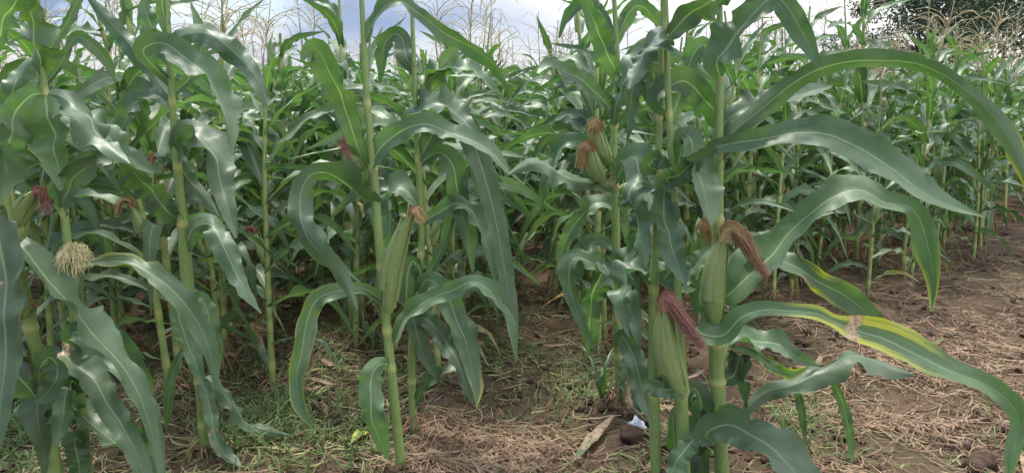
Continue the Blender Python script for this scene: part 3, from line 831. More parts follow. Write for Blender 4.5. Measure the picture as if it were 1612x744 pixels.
hero_leaf(e, [(969, 432, 14), (948, 428, 36), (934, 460, 42), (928, 510, 32), (926, 560, 4)], Y - .02, Y + .1, -10, bright=.3)
hero_leaf(e, [(969, 430, 12), (950, 418, 30), (966, 442, 40), (988, 478, 40), (1000, 510, 26), (1006, 545, 4)], Y - .06, Y - .3, 30, bright=.1)
hero_leaf(e, [(973, 545, 12), (978, 528, 26), (995, 555, 36), (1006, 592, 38), (1016, 640, 28), (1026, 692, 4)], Y - .03, Y - .25, 20, bright=.2)
hero_leaf(e, [(973, 570, 10), (985, 575, 22), (990, 620, 30), (1006, 665, 24), (1018, 700, 3)], Y - .02, Y - .1, 5, bright=.1)
hero_leaf(e, [(970, 330, 12), (945, 320, 26), (915, 340, 28), (890, 380, 24), (878, 430, 3)], Y + .05, Y + .1, 30, yellow=.3, bright=.4)
hero_leaf(e, [(970, 170, 12), (985, 130, 28), (1000, 90, 30), (1020, 70, 22), (1040, 90, 3)], Y + .02, Y + .1, 20, bright=.1)
hero_leaf(e, [(970, 70, 10), (985, 30, 26), (1004, 10, 26), (1030, 30, 20), (1045, 70, 3)], Y, Y, -20, bright=.4)
hero_leaf(e, [(969, 60, 10), (945, 20, 20), (920, 5, 22), (895, 25, 16), (880, 60, 3)], Y + .1, Y + .3, 20, bright=.1)
hero_ear(e, (958, 258), (940, 200), Y - .03, Y - .06, 24, [(942, 208, 0), (938, 192, 0), (934, 200, 0), (932, 216, 0)], (22, 16), M['silk_brown'], 31, 70, .9)
hero_ear(e, (950, 290), (928, 232), Y - .06, Y - .1, 24, [(930, 238, 0), (924, 226, 0), (918, 240, 0), (918, 266, 0)], (24, 14), M['silk_brown'], 32, 70, .5)
hero_ear(e, (976, 322), (988, 288), Y + .02, Y + .02, 22, [(986, 290, 0), (990, 292, 0), (994, 316, 0)], (16, 8), M['silk_red'], 33, 40, .3)
build('prop_root', prop_roots(8, 11), M['root'], e)
build('prop_root', prop_roots(9, 9), M['root'], d)
build('prop_root', prop_roots(12, 9), M['root'], h)
hero_leaf(e, [(976, 600, 8), (984, 606, 12), (990, 640, 14), (982, 678, 5)], Y - .05, Y - .12, 0, dry=[(.5, 2, 1.0)], name='dry_leaf')
hero_leaf(e, [(968, 250, 12), (940, 235, 26), (905, 222, 30), (880, 240, 28), (860, 290, 20), (850, 330, 3)], Y + .05, Y + .15, 40, bright=.1)
hero_leaf(e, [(970, 390, 12), (945, 380, 26), (918, 392, 30), (905, 430, 24), (900, 480, 3)], Y + .03, Y + .1, 35, bright=.2)
hero_top(e, 964, -48, Y, random.Random(9), [.2, 3.5])

# --- F: two stalks left of the big ear, maroon silk
f, Y = hero('maize plant front right whose fat ear hangs a maroon silk tail', (1078, 782))
hero_stalk(f, [(1080, 796, 27), (1077, 744, 26), (1074, 660, 26), (1071, 590, 27), (1069, 520, 22), (1066, 420, 15), (1062, 320, 16), (1057, 240, 15), (1053, 170, 14), (1050, 90, 12), (1048, 0, 10), (1047, -60, 7)], Y, [(1074, 622), (1066, 414), (1061, 290), (1054, 180), (1050, 40)])
hero_leaf(f, [(1054, 181, 14), (1036, 160, 24), (1048, 140, 44), (1078, 128, 50), (1106, 152, 46), (1132, 186, 34), (1158, 210, 5)], Y, Y + .15, [45, 40, -10, -20], bright=.2)
hero_leaf(f, [(1050, 60, 14), (1066, 42, 36), (1088, 20, 42), (1118, 0, 38), (1150, -14, 26), (1190, -10, 4)], Y, Y - .05, [-35, -30], bright=.3)
hero_leaf(f, [(1050, 45, 12), (1040, 50, 30), (1022, 70, 40), (1004, 110, 30), (990, 140, 4)], Y, Y - .15, [40, 20], bright=.0)
hero_leaf(f, [(1061, 288, 14), (1072, 240, 22), (1084, 215, 36), (1094, 250, 44), (1104, 292, 46), (1114, 330, 28), (1120, 356, 4)], Y + .05, Y - .2, [50, 40], bright=.1)
hero_leaf(f, [(1060, 292, 16), (1050, 282, 32), (1066, 276, 36), (1090, 258, 34), (1112, 240, 24), (1128, 232, 4)], Y - .05, Y - .18, -30, bright=.3)
hero_leaf(f, [(1061, 292, 16), (1046, 298, 34), (1046, 340, 48), (1056, 385, 46), (1070, 425, 28), (1080, 450, 4)], Y + .05, Y - .15, 40, bright=.0)
hero_leaf(f, [(1066, 416, 14), (1046, 438, 26), (1062, 440, 34), (1092, 420, 34), (1114, 396, 18), (1124, 384, 3)], Y + .03, Y + .05, 35, bright=.0)
hero_leaf(f, [(1056, 190, 14), (1070, 150, 26), (1085, 100, 34), (1105, 70, 30), (1118, 90, 24), (1124, 140, 4)], Y + .1, Y + .2, -20, bright=.3)
hero_leaf(f, [(1052, 110, 12), (1036, 100, 30), (1018, 100, 30), (1000, 130, 30), (990, 180, 20), (985, 230, 3)], Y + .08, Y + .15, 30, bright=.1)
hero_leaf(f, [(1074, 622, 16), (1062, 612, 30), (1044, 612, 34), (1020, 606, 22), (1014, 618, 4)], Y - .08, Y - .12, 20, bright=.1)
hero_leaf(f, [(1076, 640, 16), (1092, 610, 30), (1104, 640, 42), (1094, 690, 40), (1078, 744, 30), (1070, 780, 4)], Y + .04, Y + .04, 15, bright=.2)
hero_leaf(f, [(1074, 640, 14), (1060, 650, 12), (1062, 690, 22), (1066, 740, 16), (1070, 780, 3)], Y + .06, Y + .06, 0, yellow=.3, bright=.8)
hero_leaf(f, [(1076, 690, 14), (1090, 690, 24), (1080, 705, 34), (1062, 730, 34), (1048, 765, 8)], Y - .06, Y - .15, 30, bright=.2)
hero_ear(f, (1074, 622), (1046, 476), Y - .06, Y - .12, 43, [(1047, 486, 0), (1044, 462, 0), (1058, 480, -.02), (1080, 512, -.04), (1106, 545, -.06)], (30, 12), M['silk_red'], 41, 130, -.9, .8)
hero_top(f, 1047, -56, Y, random.Random(10), [2.0, 5.2])

f2, Y = hero('thin maize plant with slim stalk standing just left of the maroon-silked ear', (1034, 772))
Y += .02
hero_stalk(f2, [(1036, 786, 24), (1033, 744, 23), (1031, 650, 22), (1029, 560, 21), (1029, 470, 20), (1032, 380, 15), (1034, 300, 14), (1038, 200, 13), (1041, 100, 11), (1043, 0, 8), (1044, -40, 6)], Y, [(1031, 622), (1029, 455), (1035, 270), (1039, 185)])
hero_leaf(f2, [(1029, 455, 14), (1020, 430, 26), (1030, 424, 34), (1056, 432, 34), (1082, 444, 24), (1100, 440, 4)], Y + .05, Y + .1, 20, bright=.0)
hero_leaf(f2, [(1035, 268, 14), (1022, 262, 32), (1030, 250, 32), (1048, 256, 20), (1056, 262, 4)], Y - .04, Y - .1, -20, bright=.5)
hero_leaf(f2, [(1031, 620, 14), (1036, 606, 26), (1050, 606, 26), (1062, 612, 4)], Y - .03, Y - .1, -10, bright=.0)
hero_leaf(f2, [(1039, 185, 12), (1024, 150, 26), (1030, 120, 32), (1012, 90, 30), (994, 100, 24), (980, 130, 3)], Y + .05, Y + .1, 25, bright=.1)
hero_leaf(f2, [(1030, 400, 12), (1010, 380, 26), (990, 400, 28), (978, 440, 22), (972, 480, 3)], Y + .05, Y + .2, 30, bright=.1)
hero_leaf(f2, [(1033, 330, 12), (1016, 300, 26), (1000, 300, 28), (988, 340, 24), (985, 380, 3)], Y + .05, Y + .3, 30, bright=.1)
hero_leaf(f2, [(1034, 300, 12), (1012, 284, 30), (994, 300, 40), (1000, 345, 42), (1010, 385, 28), (1016, 420, 4)], Y - .02, Y - .2, 45, bright=.0)
hero_leaf(f2, [(1030, 440, 12), (1008, 424, 30), (985, 440, 36), (980, 480, 30), (990, 530, 4)], Y + .02, Y - .1, 40, bright=.1)
hero_top(f2, 1044, -38, Y, random.Random(12), [2.8])

# --- G: the big plant at the right
gq, Y = hero('big maize plant front right with brown silk ear and long leaves reaching right', (1138, 775))
hero_stalk(gq, [(1141, 790, 30), (1137, 744, 29), (1132, 660, 30), (1128, 560, 32), (1128, 470, 30), (1130, 380, 24), (1131, 300, 20), (1132, 210, 18), (1133, 120, 16), (1133, 30, 13), (1133, -60, 8)], Y, [(1133, 600), (1128, 540), (1130, 345), (1131, 240), (1133, 118)])
hero_leaf(gq, [(1131, 243, 16), (1116, 236, 26), (1150, 226, 30), (1200, 219, 36), (1255, 212, 44), (1305, 212, 52), (1355, 232, 58), (1402, 266, 56), (1442, 298, 42), (1485, 320, 26), (1550, 341, 3)], Y, Y - .45, [25, 35, 35, 20], bright=.1, n=48, wave=.07, vary=12)
hero_leaf(gq, [(1133, 250, 14), (1150, 212, 26), (1180, 186, 34), (1215, 158, 36), (1250, 130, 32), (1290, 108, 32), (1335, 97, 32), (1390, 97, 32), (1440, 101, 30), (1485, 118, 26), (1525, 146, 24), (1565, 184, 30), (1594, 226, 36), (1612, 270, 22), (1622, 310, 3)], Y, Y - .35, [40, 20, -20, -35, -10, 30, 15, 0], yellow=[0, 0, 0, 0, .2, .7], bright=.3, n=54, vary=8, wave=.06)
hero_leaf(gq, [(1132, 210, 14), (1150, 184, 30), (1190, 168, 36), (1240, 155, 32), (1280, 144, 22), (1310, 136, 3)], Y + .03, Y + .1, 45, bright=.0)
hero_leaf(gq, [(1133, 120, 16), (1128, 95, 48), (1146, 75, 52), (1172, 42, 46), (1198, 8, 40), (1220, -4, 38), (1242, 14, 42), (1262, 48, 36), (1278, 80, 24), (1290, 105, 3)], Y - .02, Y - .2, [30, 40, 30, -25, -30], bright=.1, vary=8)
hero_leaf(gq, [(1130, 474, 16), (1150, 462, 46), (1182, 432, 66), (1212, 402, 60), (1240, 366, 46), (1275, 338, 42), (1315, 312, 46), (1355, 302, 46), (1392, 318, 36), (1430, 324, 30), (1448, 345, 36), (1458, 378, 42), (1468, 415, 34), (1470, 455, 18), (1466, 490, 3)], Y, Y - .25, [30, 35, 35, 40, 20, -10, 0], yellow=[0, 0, 0, 0, .3, .6], bright=.3, n=54, vary=8, wave=.08)
hero_leaf(gq, [(1132, 530, 16), (1095, 512, 34), (1108, 526, 40), (1140, 526, 42), (1165, 500, 34), (1200, 488, 26), (1245, 490, 24), (1285, 494, 26), (1312, 506, 22), (1345, 520, 46), (1395, 534, 60), (1445, 556, 52), (1500, 584, 36), (1550, 604, 34), (1592, 636, 34), (1604, 668, 26), (1596, 705, 26), (1588, 760, 5)], Y - .1, Y - .45, [-10, 30, 35, 30, 25, 25, 20, 10, 0], yellow=[.1, .1, .25, .85, .6, .15, .15, .4], dry=[(.464, .022, .78)], bright=.6, n=64, vary=5, wave=.05, label='long leaf with a torn brown scar and yellow margins')
hero_leaf(gq, [(1132, 430, 14), (1170, 412, 28), (1210, 402, 34), (1250, 420, 34), (1285, 442, 36), (1325, 462, 46), (1362, 490, 40), (1392, 525, 24), (1408, 556, 4)], Y + .06, Y - .05, [35, 30, -10], yellow=[0, 0, .5, .2, .1], bright=.3)
hero_leaf(gq, [(1134, 680, 16), (1112, 690, 30), (1118, 676, 46), (1150, 668, 66), (1190, 690, 66), (1232, 722, 58), (1280, 765, 40), (1320, 800, 8)], Y - .08, Y - .5, [25, 25, 20], bright=.2, wave=.08)
hero_leaf(gq, [(1134, 690, 14), (1160, 660, 18), (1185, 632, 22), (1210, 614, 26), (1250, 606, 38), (1292, 582, 38), (1330, 560, 34), (1370, 566, 32), (1410, 582, 22), (1440, 590, 3)], Y + .02, Y + .1, [35, 40, 30], bright=.1)
hero_leaf(gq, [(1130, 580, 14), (1150, 545, 26), (1185, 535, 36), (1220, 542, 34), (1252, 560, 26), (1290, 576, 3)], Y + .05, Y + .1, 40, bright=.1)
hero_leaf(gq, [(1130, 600, 14), (1155, 590, 34), (1165, 560, 34), (1172, 600, 24), (1176, 640, 3)], Y + .04, Y + .05, 20, bright=.1)
hero_leaf(gq, [(1150, 545, 6), (1185, 555, 14), (1215, 576, 22), (1245, 586, 18), (1270, 578, 4)], Y + .03, Y - .02, -10, yellow=.5, bright=.9)
hero_leaf(gq, [(1128, 500, 14), (1100, 470, 26), (1110, 430, 20), (1095, 400, 16), (1090, 370, 4)], Y + .08, Y + .12, -10, yellow=.2, bright=.7)
hero_leaf(gq, [(1310, 590, 5), (1318, 612, 14), (1330, 645, 18), (1338, 690, 14), (1340, 732, 2)], Y + .15, Y + .12, 5, yellow=.2, bright=.5)
hero_leaf(gq, [(1250, 606, 5), (1258, 625, 14), (1264, 660, 12), (1268, 706, 2)], Y + .1, Y + .08, 5, bright=.4)
hero_leaf(gq, [(1132, 640, 14), (1100, 640, 30), (1098, 690, 36), (1104, 730, 30), (1110, 780, 4)], Y + .02, Y + .02, 15, bright=.1)
hero_ear(gq, (1126, 508), (1140, 372), Y - .10, Y - .13, 40, [(1138, 380, 0), (1146, 357, 0), (1166, 368, -.02), (1184, 400, -.04), (1208, 434, -.06)], (30, 10), M['silk_brown'], 51, 130, -.9, .8)
hero_ear(gq, (1120, 420), (1104, 362), Y + .10, Y + .08, 22, [(1104, 364, 0), (1112, 352, 0), (1122, 372, 0), (1114, 402, 0)], (24, 18), M['silk_brown'], 52, 60, .8)
hero_top(gq, 1133, -56, Y, random.Random(13), [.9, 3.9])

HEROES = [np.array(o.location) for o in (a, h, d, b_, c, e, f, f2, gq)]

# ------------------------------------------------------------------ the rest of the field
def make_proto(seed, H, lod):
    """pieces of one maize plant in its own coordinates. lod 0: separate parts, 1: whole plant small, 2: far"""
    r = random.Random(seed)
    lean = (r.uniform(-.15, .15), r.uniform(-.15, .15))
    C = stalk_path(r, H, lean)
    n_leaf = r.randint(13, 16)
    az0 = r.uniform(0, 6.28)
    ts = [.10 + .80 * (i / (n_leaf - 1)) ** .92 for i in range(n_leaf)]
    parts = []
    g = Geo()
    stalk_geo(g, C, .018, .007, ts, 8 if lod == 0 else (5 if lod == 1 else 3), 1, 40 if lod == 0 else (10 if lod == 1 else 5))
    parts.append(('stalk', g))
    if lod == 0: parts.append(('prop_root', prop_roots(seed, 8)))
    seg, across = ((20, 6), (12, 4), (8, 2))[lod]
    for i, t in enumerate(ts):
        x = np.array([np.interp(t, np.linspace(0, 1, len(C)), C[:, k]) for k in range(3)])
        az = az0 + i * math.pi + r.gauss(0, .38)
        pos = i / (n_leaf - 1)
        L = np.interp(pos, [0, .25, .6, .85, 1], [.58, .80, .88, .64, .40]) * r.uniform(.85, 1.15) * H / 2.0
        w = np.interp(pos, [0, .3, .7, 1], [.050, .072, .080, .052]) * r.uniform(.88, 1.2)
        th0 = R(np.interp(pos, [0, .5, 1], [62, 44, 24]) + r.uniform(-8, 8))
        th1 = R(np.interp(pos, [0, .4, .8, 1], [165, 146, 116, 75]) + r.uniform(-42, 28))
        yel = 0; dry = 0
        if i == 0: yel = r.uniform(.3, .8); dry = r.choice([0, 0, .55, .9])
        elif i == 1: yel = r.uniform(0, .5)
        elif r.random() < .08: yel = r.uniform(.2, .5)
        tint = np.zeros((seg, 3)); s = np.linspace(0, 1, seg)
        tint[:, 0] = yel * (.4 + .6 * s); tint[:, 1] = dry * (.5 + .5 * s) + (.5 * np.clip(s * 8 - 7.2, 0, 1) if r.random() < .3 else 0); tint[:, 2] = r.random() * (.4 + .6 * pos)
        g = Geo()
        generic_leaf(g, r, x, az, L, w, th0, th1, r.uniform(.30, .58), seg, across, tint, r.choice([-1, 1]) * r.uniform(.1, 1.9), 0, r.uniform(.14, .28), r.uniform(6, 12))
        parts.append(('leaf', g))
    ne = r.choice([1, 1, 1, 2])
    for k in range(ne):
        t = .42 + .08 * k
        x = np.array([np.interp(t, np.linspace(0, 1, len(C)), C[:, j]) for j in range(3)])
        az = az0 + k * math.pi + .4
        dv = np.array([math.cos(az), math.sin(az), 0])
        g = Geo()
        ax = dv * .24 + np.array([0, 0, 1.0])
        tip = ear(g, x + dv * .012, ax, r.uniform(.14, .19), r.uniform(.018, .023), r, 9 if lod == 0 else 5, 9 if lod == 0 else 5, 2, lod == 0)
        g2 = Geo()
        hang = dv * .04
        silk(g2, [tip - unit(ax) * .015, tip + unit(ax) * .02, tip + hang + [0, 0, .015], tip + hang * 1.5 - [0, 0, .045]], .042, .018, r, 26 if lod == 0 else (8 if lod == 1 else 0), 4, .003 if lod == 0 else .006, .3)
        parts.append(('ear', g, g2))
    if seed % 5 in (1, 3, 4): return parts          # not yet in tassel
    g = Geo()
    tip = C[-1]
    stalk_geo(g, [tip, tip + np.array([lean[0] * .1, lean[1] * .1, .10]), tip + np.array([lean[0] * .2, lean[1] * .2, .2])], .006, .004, [], 5 if lod < 2 else 3, 3, 5 if lod < 2 else 2)
    tassel(g, tip + np.array([lean[0] * .2, lean[1] * .2, .19]), r, r.uniform(.9, 1.25), (13, 10, 6)[lod], lod < 2, 3, (r.uniform(-.06, .06), r.uniform(-.06, .06)), (1.2, 1.3, 1.6)[lod])
    parts.append(('tassel', g))
    return parts

PM = [M['leaf'], M['stalk'], M['husk'], M['tassel'], M['silk_brown']]
PM_RED = [M['leaf'], M['stalk'], M['husk'], M['tassel'], M['silk_red']]
PM_CREAM = [M['leaf'], M['stalk'], M['husk'], M['tassel'], M['silk_cream']]
def one_mat(g, mi):
    v, q, l, t, m_ = g.arrays()
    return v, q, l, t, np.zeros_like(m_)
protos0 = []
for k in range(12):
    hh = random.Random(100 + k).uniform(1.42, 1.80)
    silkm = [M['silk_brown'], M['silk_red'], M['silk_brown'], M['silk_cream']][k % 4]
    lst = []
    for p in make_proto(100 + k, hh, 0):
        if p[0] == 'ear':
            lst.append(('ear', mesh_from('ear', *one_mat(p[1], 2), [M['husk']]), mesh_from('silk', *one_mat(p[2], 4), [silkm])))
        else:
            mat = {'prop_root': M['root'], 'stalk': M['stalk'], 'leaf': M['leaf'], 'tassel': M['tassel']}[p[0]]
            if p[0] == 'tassel':
                lst.append((p[0], mesh_from(p[0], *one_mat(p[1], 3), [mat])))
            else:
                lst.append((p[0], mesh_from(p[0], *one_mat(p[1], 0), [mat])))
    protos0.append(lst)
def merged(parts):
    gs = []
    for p in parts: gs += list(p[1:])
    arr = [g.arrays() for g in gs if g.n]
    offs = np.cumsum([0] + [len(x[0]) for x in arr[:-1]])
    return (np.concatenate([x[0] for x in arr]), np.concatenate([x[1] + o for x, o in zip(arr, offs)]),
            np.concatenate([x[2] for x in arr]), np.concatenate([x[3] for x in arr]), np.concatenate([x[4] for x in arr]))
protos1 = []
for k in range(12):
    hh = random.Random(200 + k).uniform(1.42, 1.80)
    protos1.append(mesh_from('maize_plant', *merged(make_proto(200 + k, hh, 1)), [PM, PM_RED, PM, PM_CREAM][k % 4]))
protos2 = [merged(make_proto(300 + k, random.Random(300 + k).uniform(1.42, 1.80), 2)) for k in range(10)]

# where they stand: rows running away from the camera
def front_edge(x):
    if x < -1.6: return 3.1
    if x < .2: return 3.3
    if x < 1.0: return 3.9
    return float(np.interp(x, [.7, 2.0, 3.5, 6.3, 12, 40], [3.5, 4.9, 6.0, 8.9, 12.2, 23]))
fixed = [(430, 614), (1365, 470), (1532, 408), (560, 560), (1245, 470)]
spots = []
pr = random.Random(77)
for px, py in fixed:
    p = G(px, py); spots.append((p[0], p[1], True))
for x0 in list(ROWX) + [-.05, .2]:
    y = (5.2 if -.1 < x0 < .3 else front_edge(x0)) + pr.uniform(.1, .4)
    while y < 46:
        x = x0 + pr.gauss(0, .05 if y < 5 else (.13 if y < 8 else .2))
        ok = all(math.hypot(x - hh[0], y - hh[1]) > .30 for hh in HEROES) and all(math.hypot(x - s[0], y - s[1]) > .3 for s in spots[:5])
        if ok and abs(x) < .80 * y + .9:
            spots.append((x, y, False))
        y += (.5 if -.1 < x0 < .3 else 0) + (pr.uniform(.16, .26) if y < 9 else pr.uniform(.20, .32)) if y < 16 else pr.uniform(.36, .58)
spots_in = []
for s in spots:
    px, py, dd = project(np.array([s[0], s[1], 1.0]))
    marg = .45 * F / dd
    spots_in.append((dd, -marg < px < 1612 + marg, s))
inview = sorted([q for q in spots_in if q[1]], key=lambda q: q[0])
rest = [q for q in spots_in if not q[1]]
N_PARTS, N_ALL = 150, 288
def region(x, y, near):
    lx = 'left of the lane' if x < .08 else ('right of the lane' if project(np.array([x, y, .5]))[0] < 1235 else 'behind the straw patch')
    if near:
        return ('mid-distance maize plant in the crowded rows ' + lx, 'maize plants in the nearer rows ' + lx)
    return ('small far maize plant deep in the field ' + lx, 'maize plants deep in the field ' + lx)
FIXLAB = {0: 'short maize plant between the double-stalked one and the middle one, dark red silk',
          1: 'maize plant standing at the near corner of the straw patch',
          2: 'smaller maize plant at the straw patch edge far right',
          3: 'maize plant between the middle plant and the double-stalked plant, set back',
          4: 'maize plant set back just right of the big plant with long leaves'}
ORD = 'first second third fourth fifth sixth seventh eighth ninth tenth eleventh twelfth thirteenth fourteenth fifteenth sixteenth seventeenth eighteenth nineteenth twentieth'.split() + ['later'] * 60
ROWPOS = [(q[2][1], row_id(q[2][0])) for q in inview] + [(hh[1], row_id(hh[0])) for hh in HEROES]
for i, (dd, _, s) in enumerate(inview[:N_ALL]):
    x, y, fx = s
    z = gh(x, y) - .015
    rz = pr.uniform(0, 6.28); scl = pr.uniform(.92, 1.10)
    if x > 1.2 or y >= 9: scl *= pr.choice([.84, .95, 1.03, 1.10, 1.17])
    elif y < 9: scl *= pr.uniform(.86, 1.08)
    lab, grp = region(x, y, i < N_PARTS)
    UN, TA = ([k_ for k_ in range(12) if ((100 if i < N_PARTS else 200) + k_) % 5 in (1, 3, 4)], [k_ for k_ in range(12) if ((100 if i < N_PARTS else 200) + k_) % 5 not in (1, 3, 4)])
    pi = pr.choice(TA if pr.random() < (.5 if x > 2.5 else .2) else UN)
    tas = ('tasselled', 'untasselled')[(100 + pi) % 5 in (1, 3, 4)] if i < N_PARTS else ('tasselled', 'untasselled')[(200 + pi) % 5 in (1, 3, 4)]
    slk = ('brown', 'red', 'brown', 'cream')[pi % 4]
    if i < N_PARTS:
        k = row_id(x)
        along = sorted(v for v, kk in ROWPOS if kk == k)
        nth = along.index(y)
        side = k
        if -.22 < x < .38 and y > 5: lab = '%s maize plant with %s silk closing the far end of the lane' % (tas, slk); grp = '%s %s-silked maize plants in the lane' % (tas, slk)
        else: lab = '%s maize plant with %s silk, %s along the %s row %s of the lane' % (tas, slk, ORD[nth], ORD[side[1] - 1], side[0])
    else:
        lab = lab.replace('small far', 'small far ' + tas).replace(' deep', ' with %s silk deep' % slk)
        grp = 'far %s %s-silked ' % (tas, slk) + grp
    if fx: 
        k = spots.index(s); lab = FIXLAB[k]; grp = 'maize plants of the front row' if k == 0 else grp
    if i < N_PARTS:
        if fx and spots.index(s) == 0: pi = 1
        t = thing('maize_plant', lab, 'maize plant', (x, y, z), rz, grp)
        t.scale = (scl, scl, scl)
        for p in protos0[pi]:
            o = link(p[0], p[1], t)
            if len(p) == 3: link('silk', p[2], o)
    else:
        o = link('maize_plant', protos1[pi], None, (x, y, z))
        o.rotation_euler = (0, 0, rz); o.scale = (scl, scl, scl)
        tag(o, lab, 'maize plant', grp)
far = [q[2] for q in inview[N_ALL:]]
V, Q, L2, T2, I2 = [], [], [], [], []
nn = 0
for x, y, _ in far:
    v, q, l, t, mi = protos2[pr.choice([0, 2, 5, 7] if pr.random() < (.35 if x > 3 else .15) else [1, 3, 4, 6, 8, 9])]
    an = pr.uniform(0, 6.28); s = pr.uniform(.84, 1.16)
    c_, s_ = math.cos(an) * s, math.sin(an) * s
    vv = np.stack([v[:, 0] * c_ - v[:, 1] * s_ + x, v[:, 0] * s_ + v[:, 1] * c_ + y, v[:, 2] * s], 1)
    V.append(vv); Q.append(q + nn); L2.append(l); T2.append(t); I2.append(mi); nn += len(v)
ff = link('maize_field', mesh_from('maize_field', np.concatenate(V), np.concatenate(Q), np.concatenate(L2), np.concatenate(T2), np.concatenate(I2), PM))
tag(ff, 'mass of distant maize rows filling the field up to the skyline', 'maize field', None, 'stuff')

# ------------------------------------------------------------------ litter on the ground
def strands(name, n, sampler, mat, lmin, lmax, wmin, wmax, lift, curl, label, cat, seed, up=0.0, blade_taper=True):
    r = np.random.default_rng(seed)
    pts = sampler(r, n)
    n = len(pts)
    seg = 5
    az = r.uniform(0, 2 * math.pi, n); L = r.uniform(lmin, lmax, n); Wd = r.uniform(wmin, wmax, n)
    cu = r.normal(0, curl, n)
    k = np.linspace(0, 1, seg)
    a = az[:, None] + cu[:, None] * k[None, :]
    dx = np.cos(a) * (L / (seg - 1))[:, None]; dy = np.sin(a) * (L / (seg - 1))[:, None]
    x = pts[:, :1] + np.cumsum(dx, 1) - L[:, None] * .5 * np.cos(az)[:, None] * (1 - up); y = pts[:, 1:2] + np.cumsum(dy, 1) - L[:, None] * .5 * np.sin(az)[:, None] * (1 - up)
    z0 = np.array([[gh(x[i, j], y[i, j]) for j in range(seg)] for i in range(n)])
    tl = r.uniform(-.5, .5, n)
    if up > 0:
        ez = L[:, None] * up * (k[None, :] ** .9) * r.uniform(.4, 1.0, n)[:, None] * (1 - .45 * k[None, :] ** 2)
        x = pts[:, :1] + (x - pts[:, :1]) * (.35 + .65 * (1 - up)); y = pts[:, 1:2] + (y - pts[:, 1:2]) * (.35 + .65 * (1 - up))
        z = z0[:, :1] + ez
    else:
        z = np.maximum(z0, (z0.mean(1))[:, None] - .006) + .004 + lift * r.random(n)[:, None] ** 2 + np.abs(tl[:, None] * (k[None, :] - .5)) * L[:, None] * .22
    if blade_taper: prof = np.array([.6, 1, .9, .6, .08])
    else: prof = np.array([.9, 1, 1, 1, .8])
    nx, ny = -np.sin(a), np.cos(a)
    tz = r.uniform(-.9, .9, n)[:, None] + 0 * a
    hw = Wd[:, None] * prof[None, :] / 2
    A = np.stack([x - nx * hw, y - ny * hw, z - tz * hw], -1); B = np.stack([x + nx * hw, y + ny * hw, z + tz * hw], -1)
    V = np.stack([A, B], 2).reshape(-1, 3)
    base = (np.arange(n) * seg * 2)[:, None, None]
    q1 = grid_quads(seg, 2)[None]
    Qd = (base + q1).reshape(-1, 4)
    t = np.zeros((len(V), 3)); t[:, 2] = np.repeat(r.random(n), seg * 2)
    g = Geo(); g.add(V, Qd, None, t)
    o = build(name, g, mat)
    return tag(o, label, cat, None, 'stuff')

def image_poly_sampler(poly_fn):
    """scatter over the ground where fn(px, py) (measured in the photograph) gives a density"""
    def f(r, n):
        res = []
        while len(res) < n:
            m = 4000
            y = 1.9 + (9.5 - 1.9) * r.random(m) ** 1.6
            x = (r.random(m) * 2 - 1) * (.75 * y + .3)
            rr = r.random(m)
            for i in range(m):
                px, py, dd = project((x[i], y[i], 0))
                if rr[i] < poly_fn(px, py, x[i], y[i]): res.append((x[i], y[i]))
        return np.array(res[:n])
    return f
def straw_density(px, py, x, y):
    nz = mnoise.noise((x * 2.3, y * 2.3, 9.1)) * .5 + .5
    v = .008
    v += 1.0 * math.exp(-((px - 765) / 95) ** 2 - ((py - 745) / 55) ** 2)
    if px > 1150:
        e_ = min(1, (px - 1150) / 160)
        v += .75 * e_ * math.exp(-((py - 600) / 190) ** 2) * (.10 + 1.7 * max(0, nz - .38))
    return v
def clip_density(px, py, x, y):
    nz = mnoise.noise((x * 1.7, y * 1.7, 4.4)) * .5 + .5
    v = max(0, nz - .28) * .9
    v += .8 * math.exp(-((px - 470) / 140) ** 2 - ((py - 660) / 70) ** 2)
    v += .8 * math.exp(-((px - 60) / 90) ** 2 - ((py - 690) / 80) ** 2)
    v += .5 * math.exp(-((px - 800) / 170) ** 2 - ((py - 585) / 45) ** 2)
    if px > 1150: v *= .35
    if 620 < px < 1000 and py > 640: v *= .35
    return v
def weed_density(px, py, x, y):
    nz = mnoise.noise((x * 2.9, y * 2.9, 14.4)) * .5 + .5
    v = max(0, nz - .48) * (.8 if px < 1150 else .3)
    v += .7 * math.exp(-((px - 430) / 100) ** 2 - ((py - 680) / 60) ** 2)
    v += .25 * math.exp(-((px - 600) / 330) ** 2 - ((py - 570) / 60) ** 2)
    v += 1.0 * math.exp(-((px - 20) / 70) ** 2 - ((py - 670) / 60) ** 2)
    v += .7 * math.exp(-((px - 1250) / 45) ** 2 - ((py - 680) / 50) ** 2)
    v += .4 * math.exp(-((px - 930) / 60) ** 2 - ((py - 580) / 30) ** 2)
    return v
strands('straw_litter', 9500, image_poly_sampler(straw_density), M['straw'], .05, .24, .0016, .0048, .03, 1.1, 'dry pale brown straw scattered over the bare soil', 'straw', 1, blade_taper=False)
strands('grass_clippings', 8500, image_poly_sampler(clip_density), M['clip'], .05, .20, .003, .008, .02, 1.1, 'withered cut grass lying over the soil between the plants', 'grass', 2)
strands('leaf_litter', 260, image_poly_sampler(clip_density), M['straw'], .10, .28, .014, .03, .03, .7, 'broad dead maize leaf strips flattened on the soil', 'dead leaves', 6)
strands('grass_weeds', 7000, image_poly_sampler(weed_density), M['weed'], .08, .22, .003, .007, .0, .8, 'short green grass weeds sprouting from the soil', 'grass', 3, up=.8)

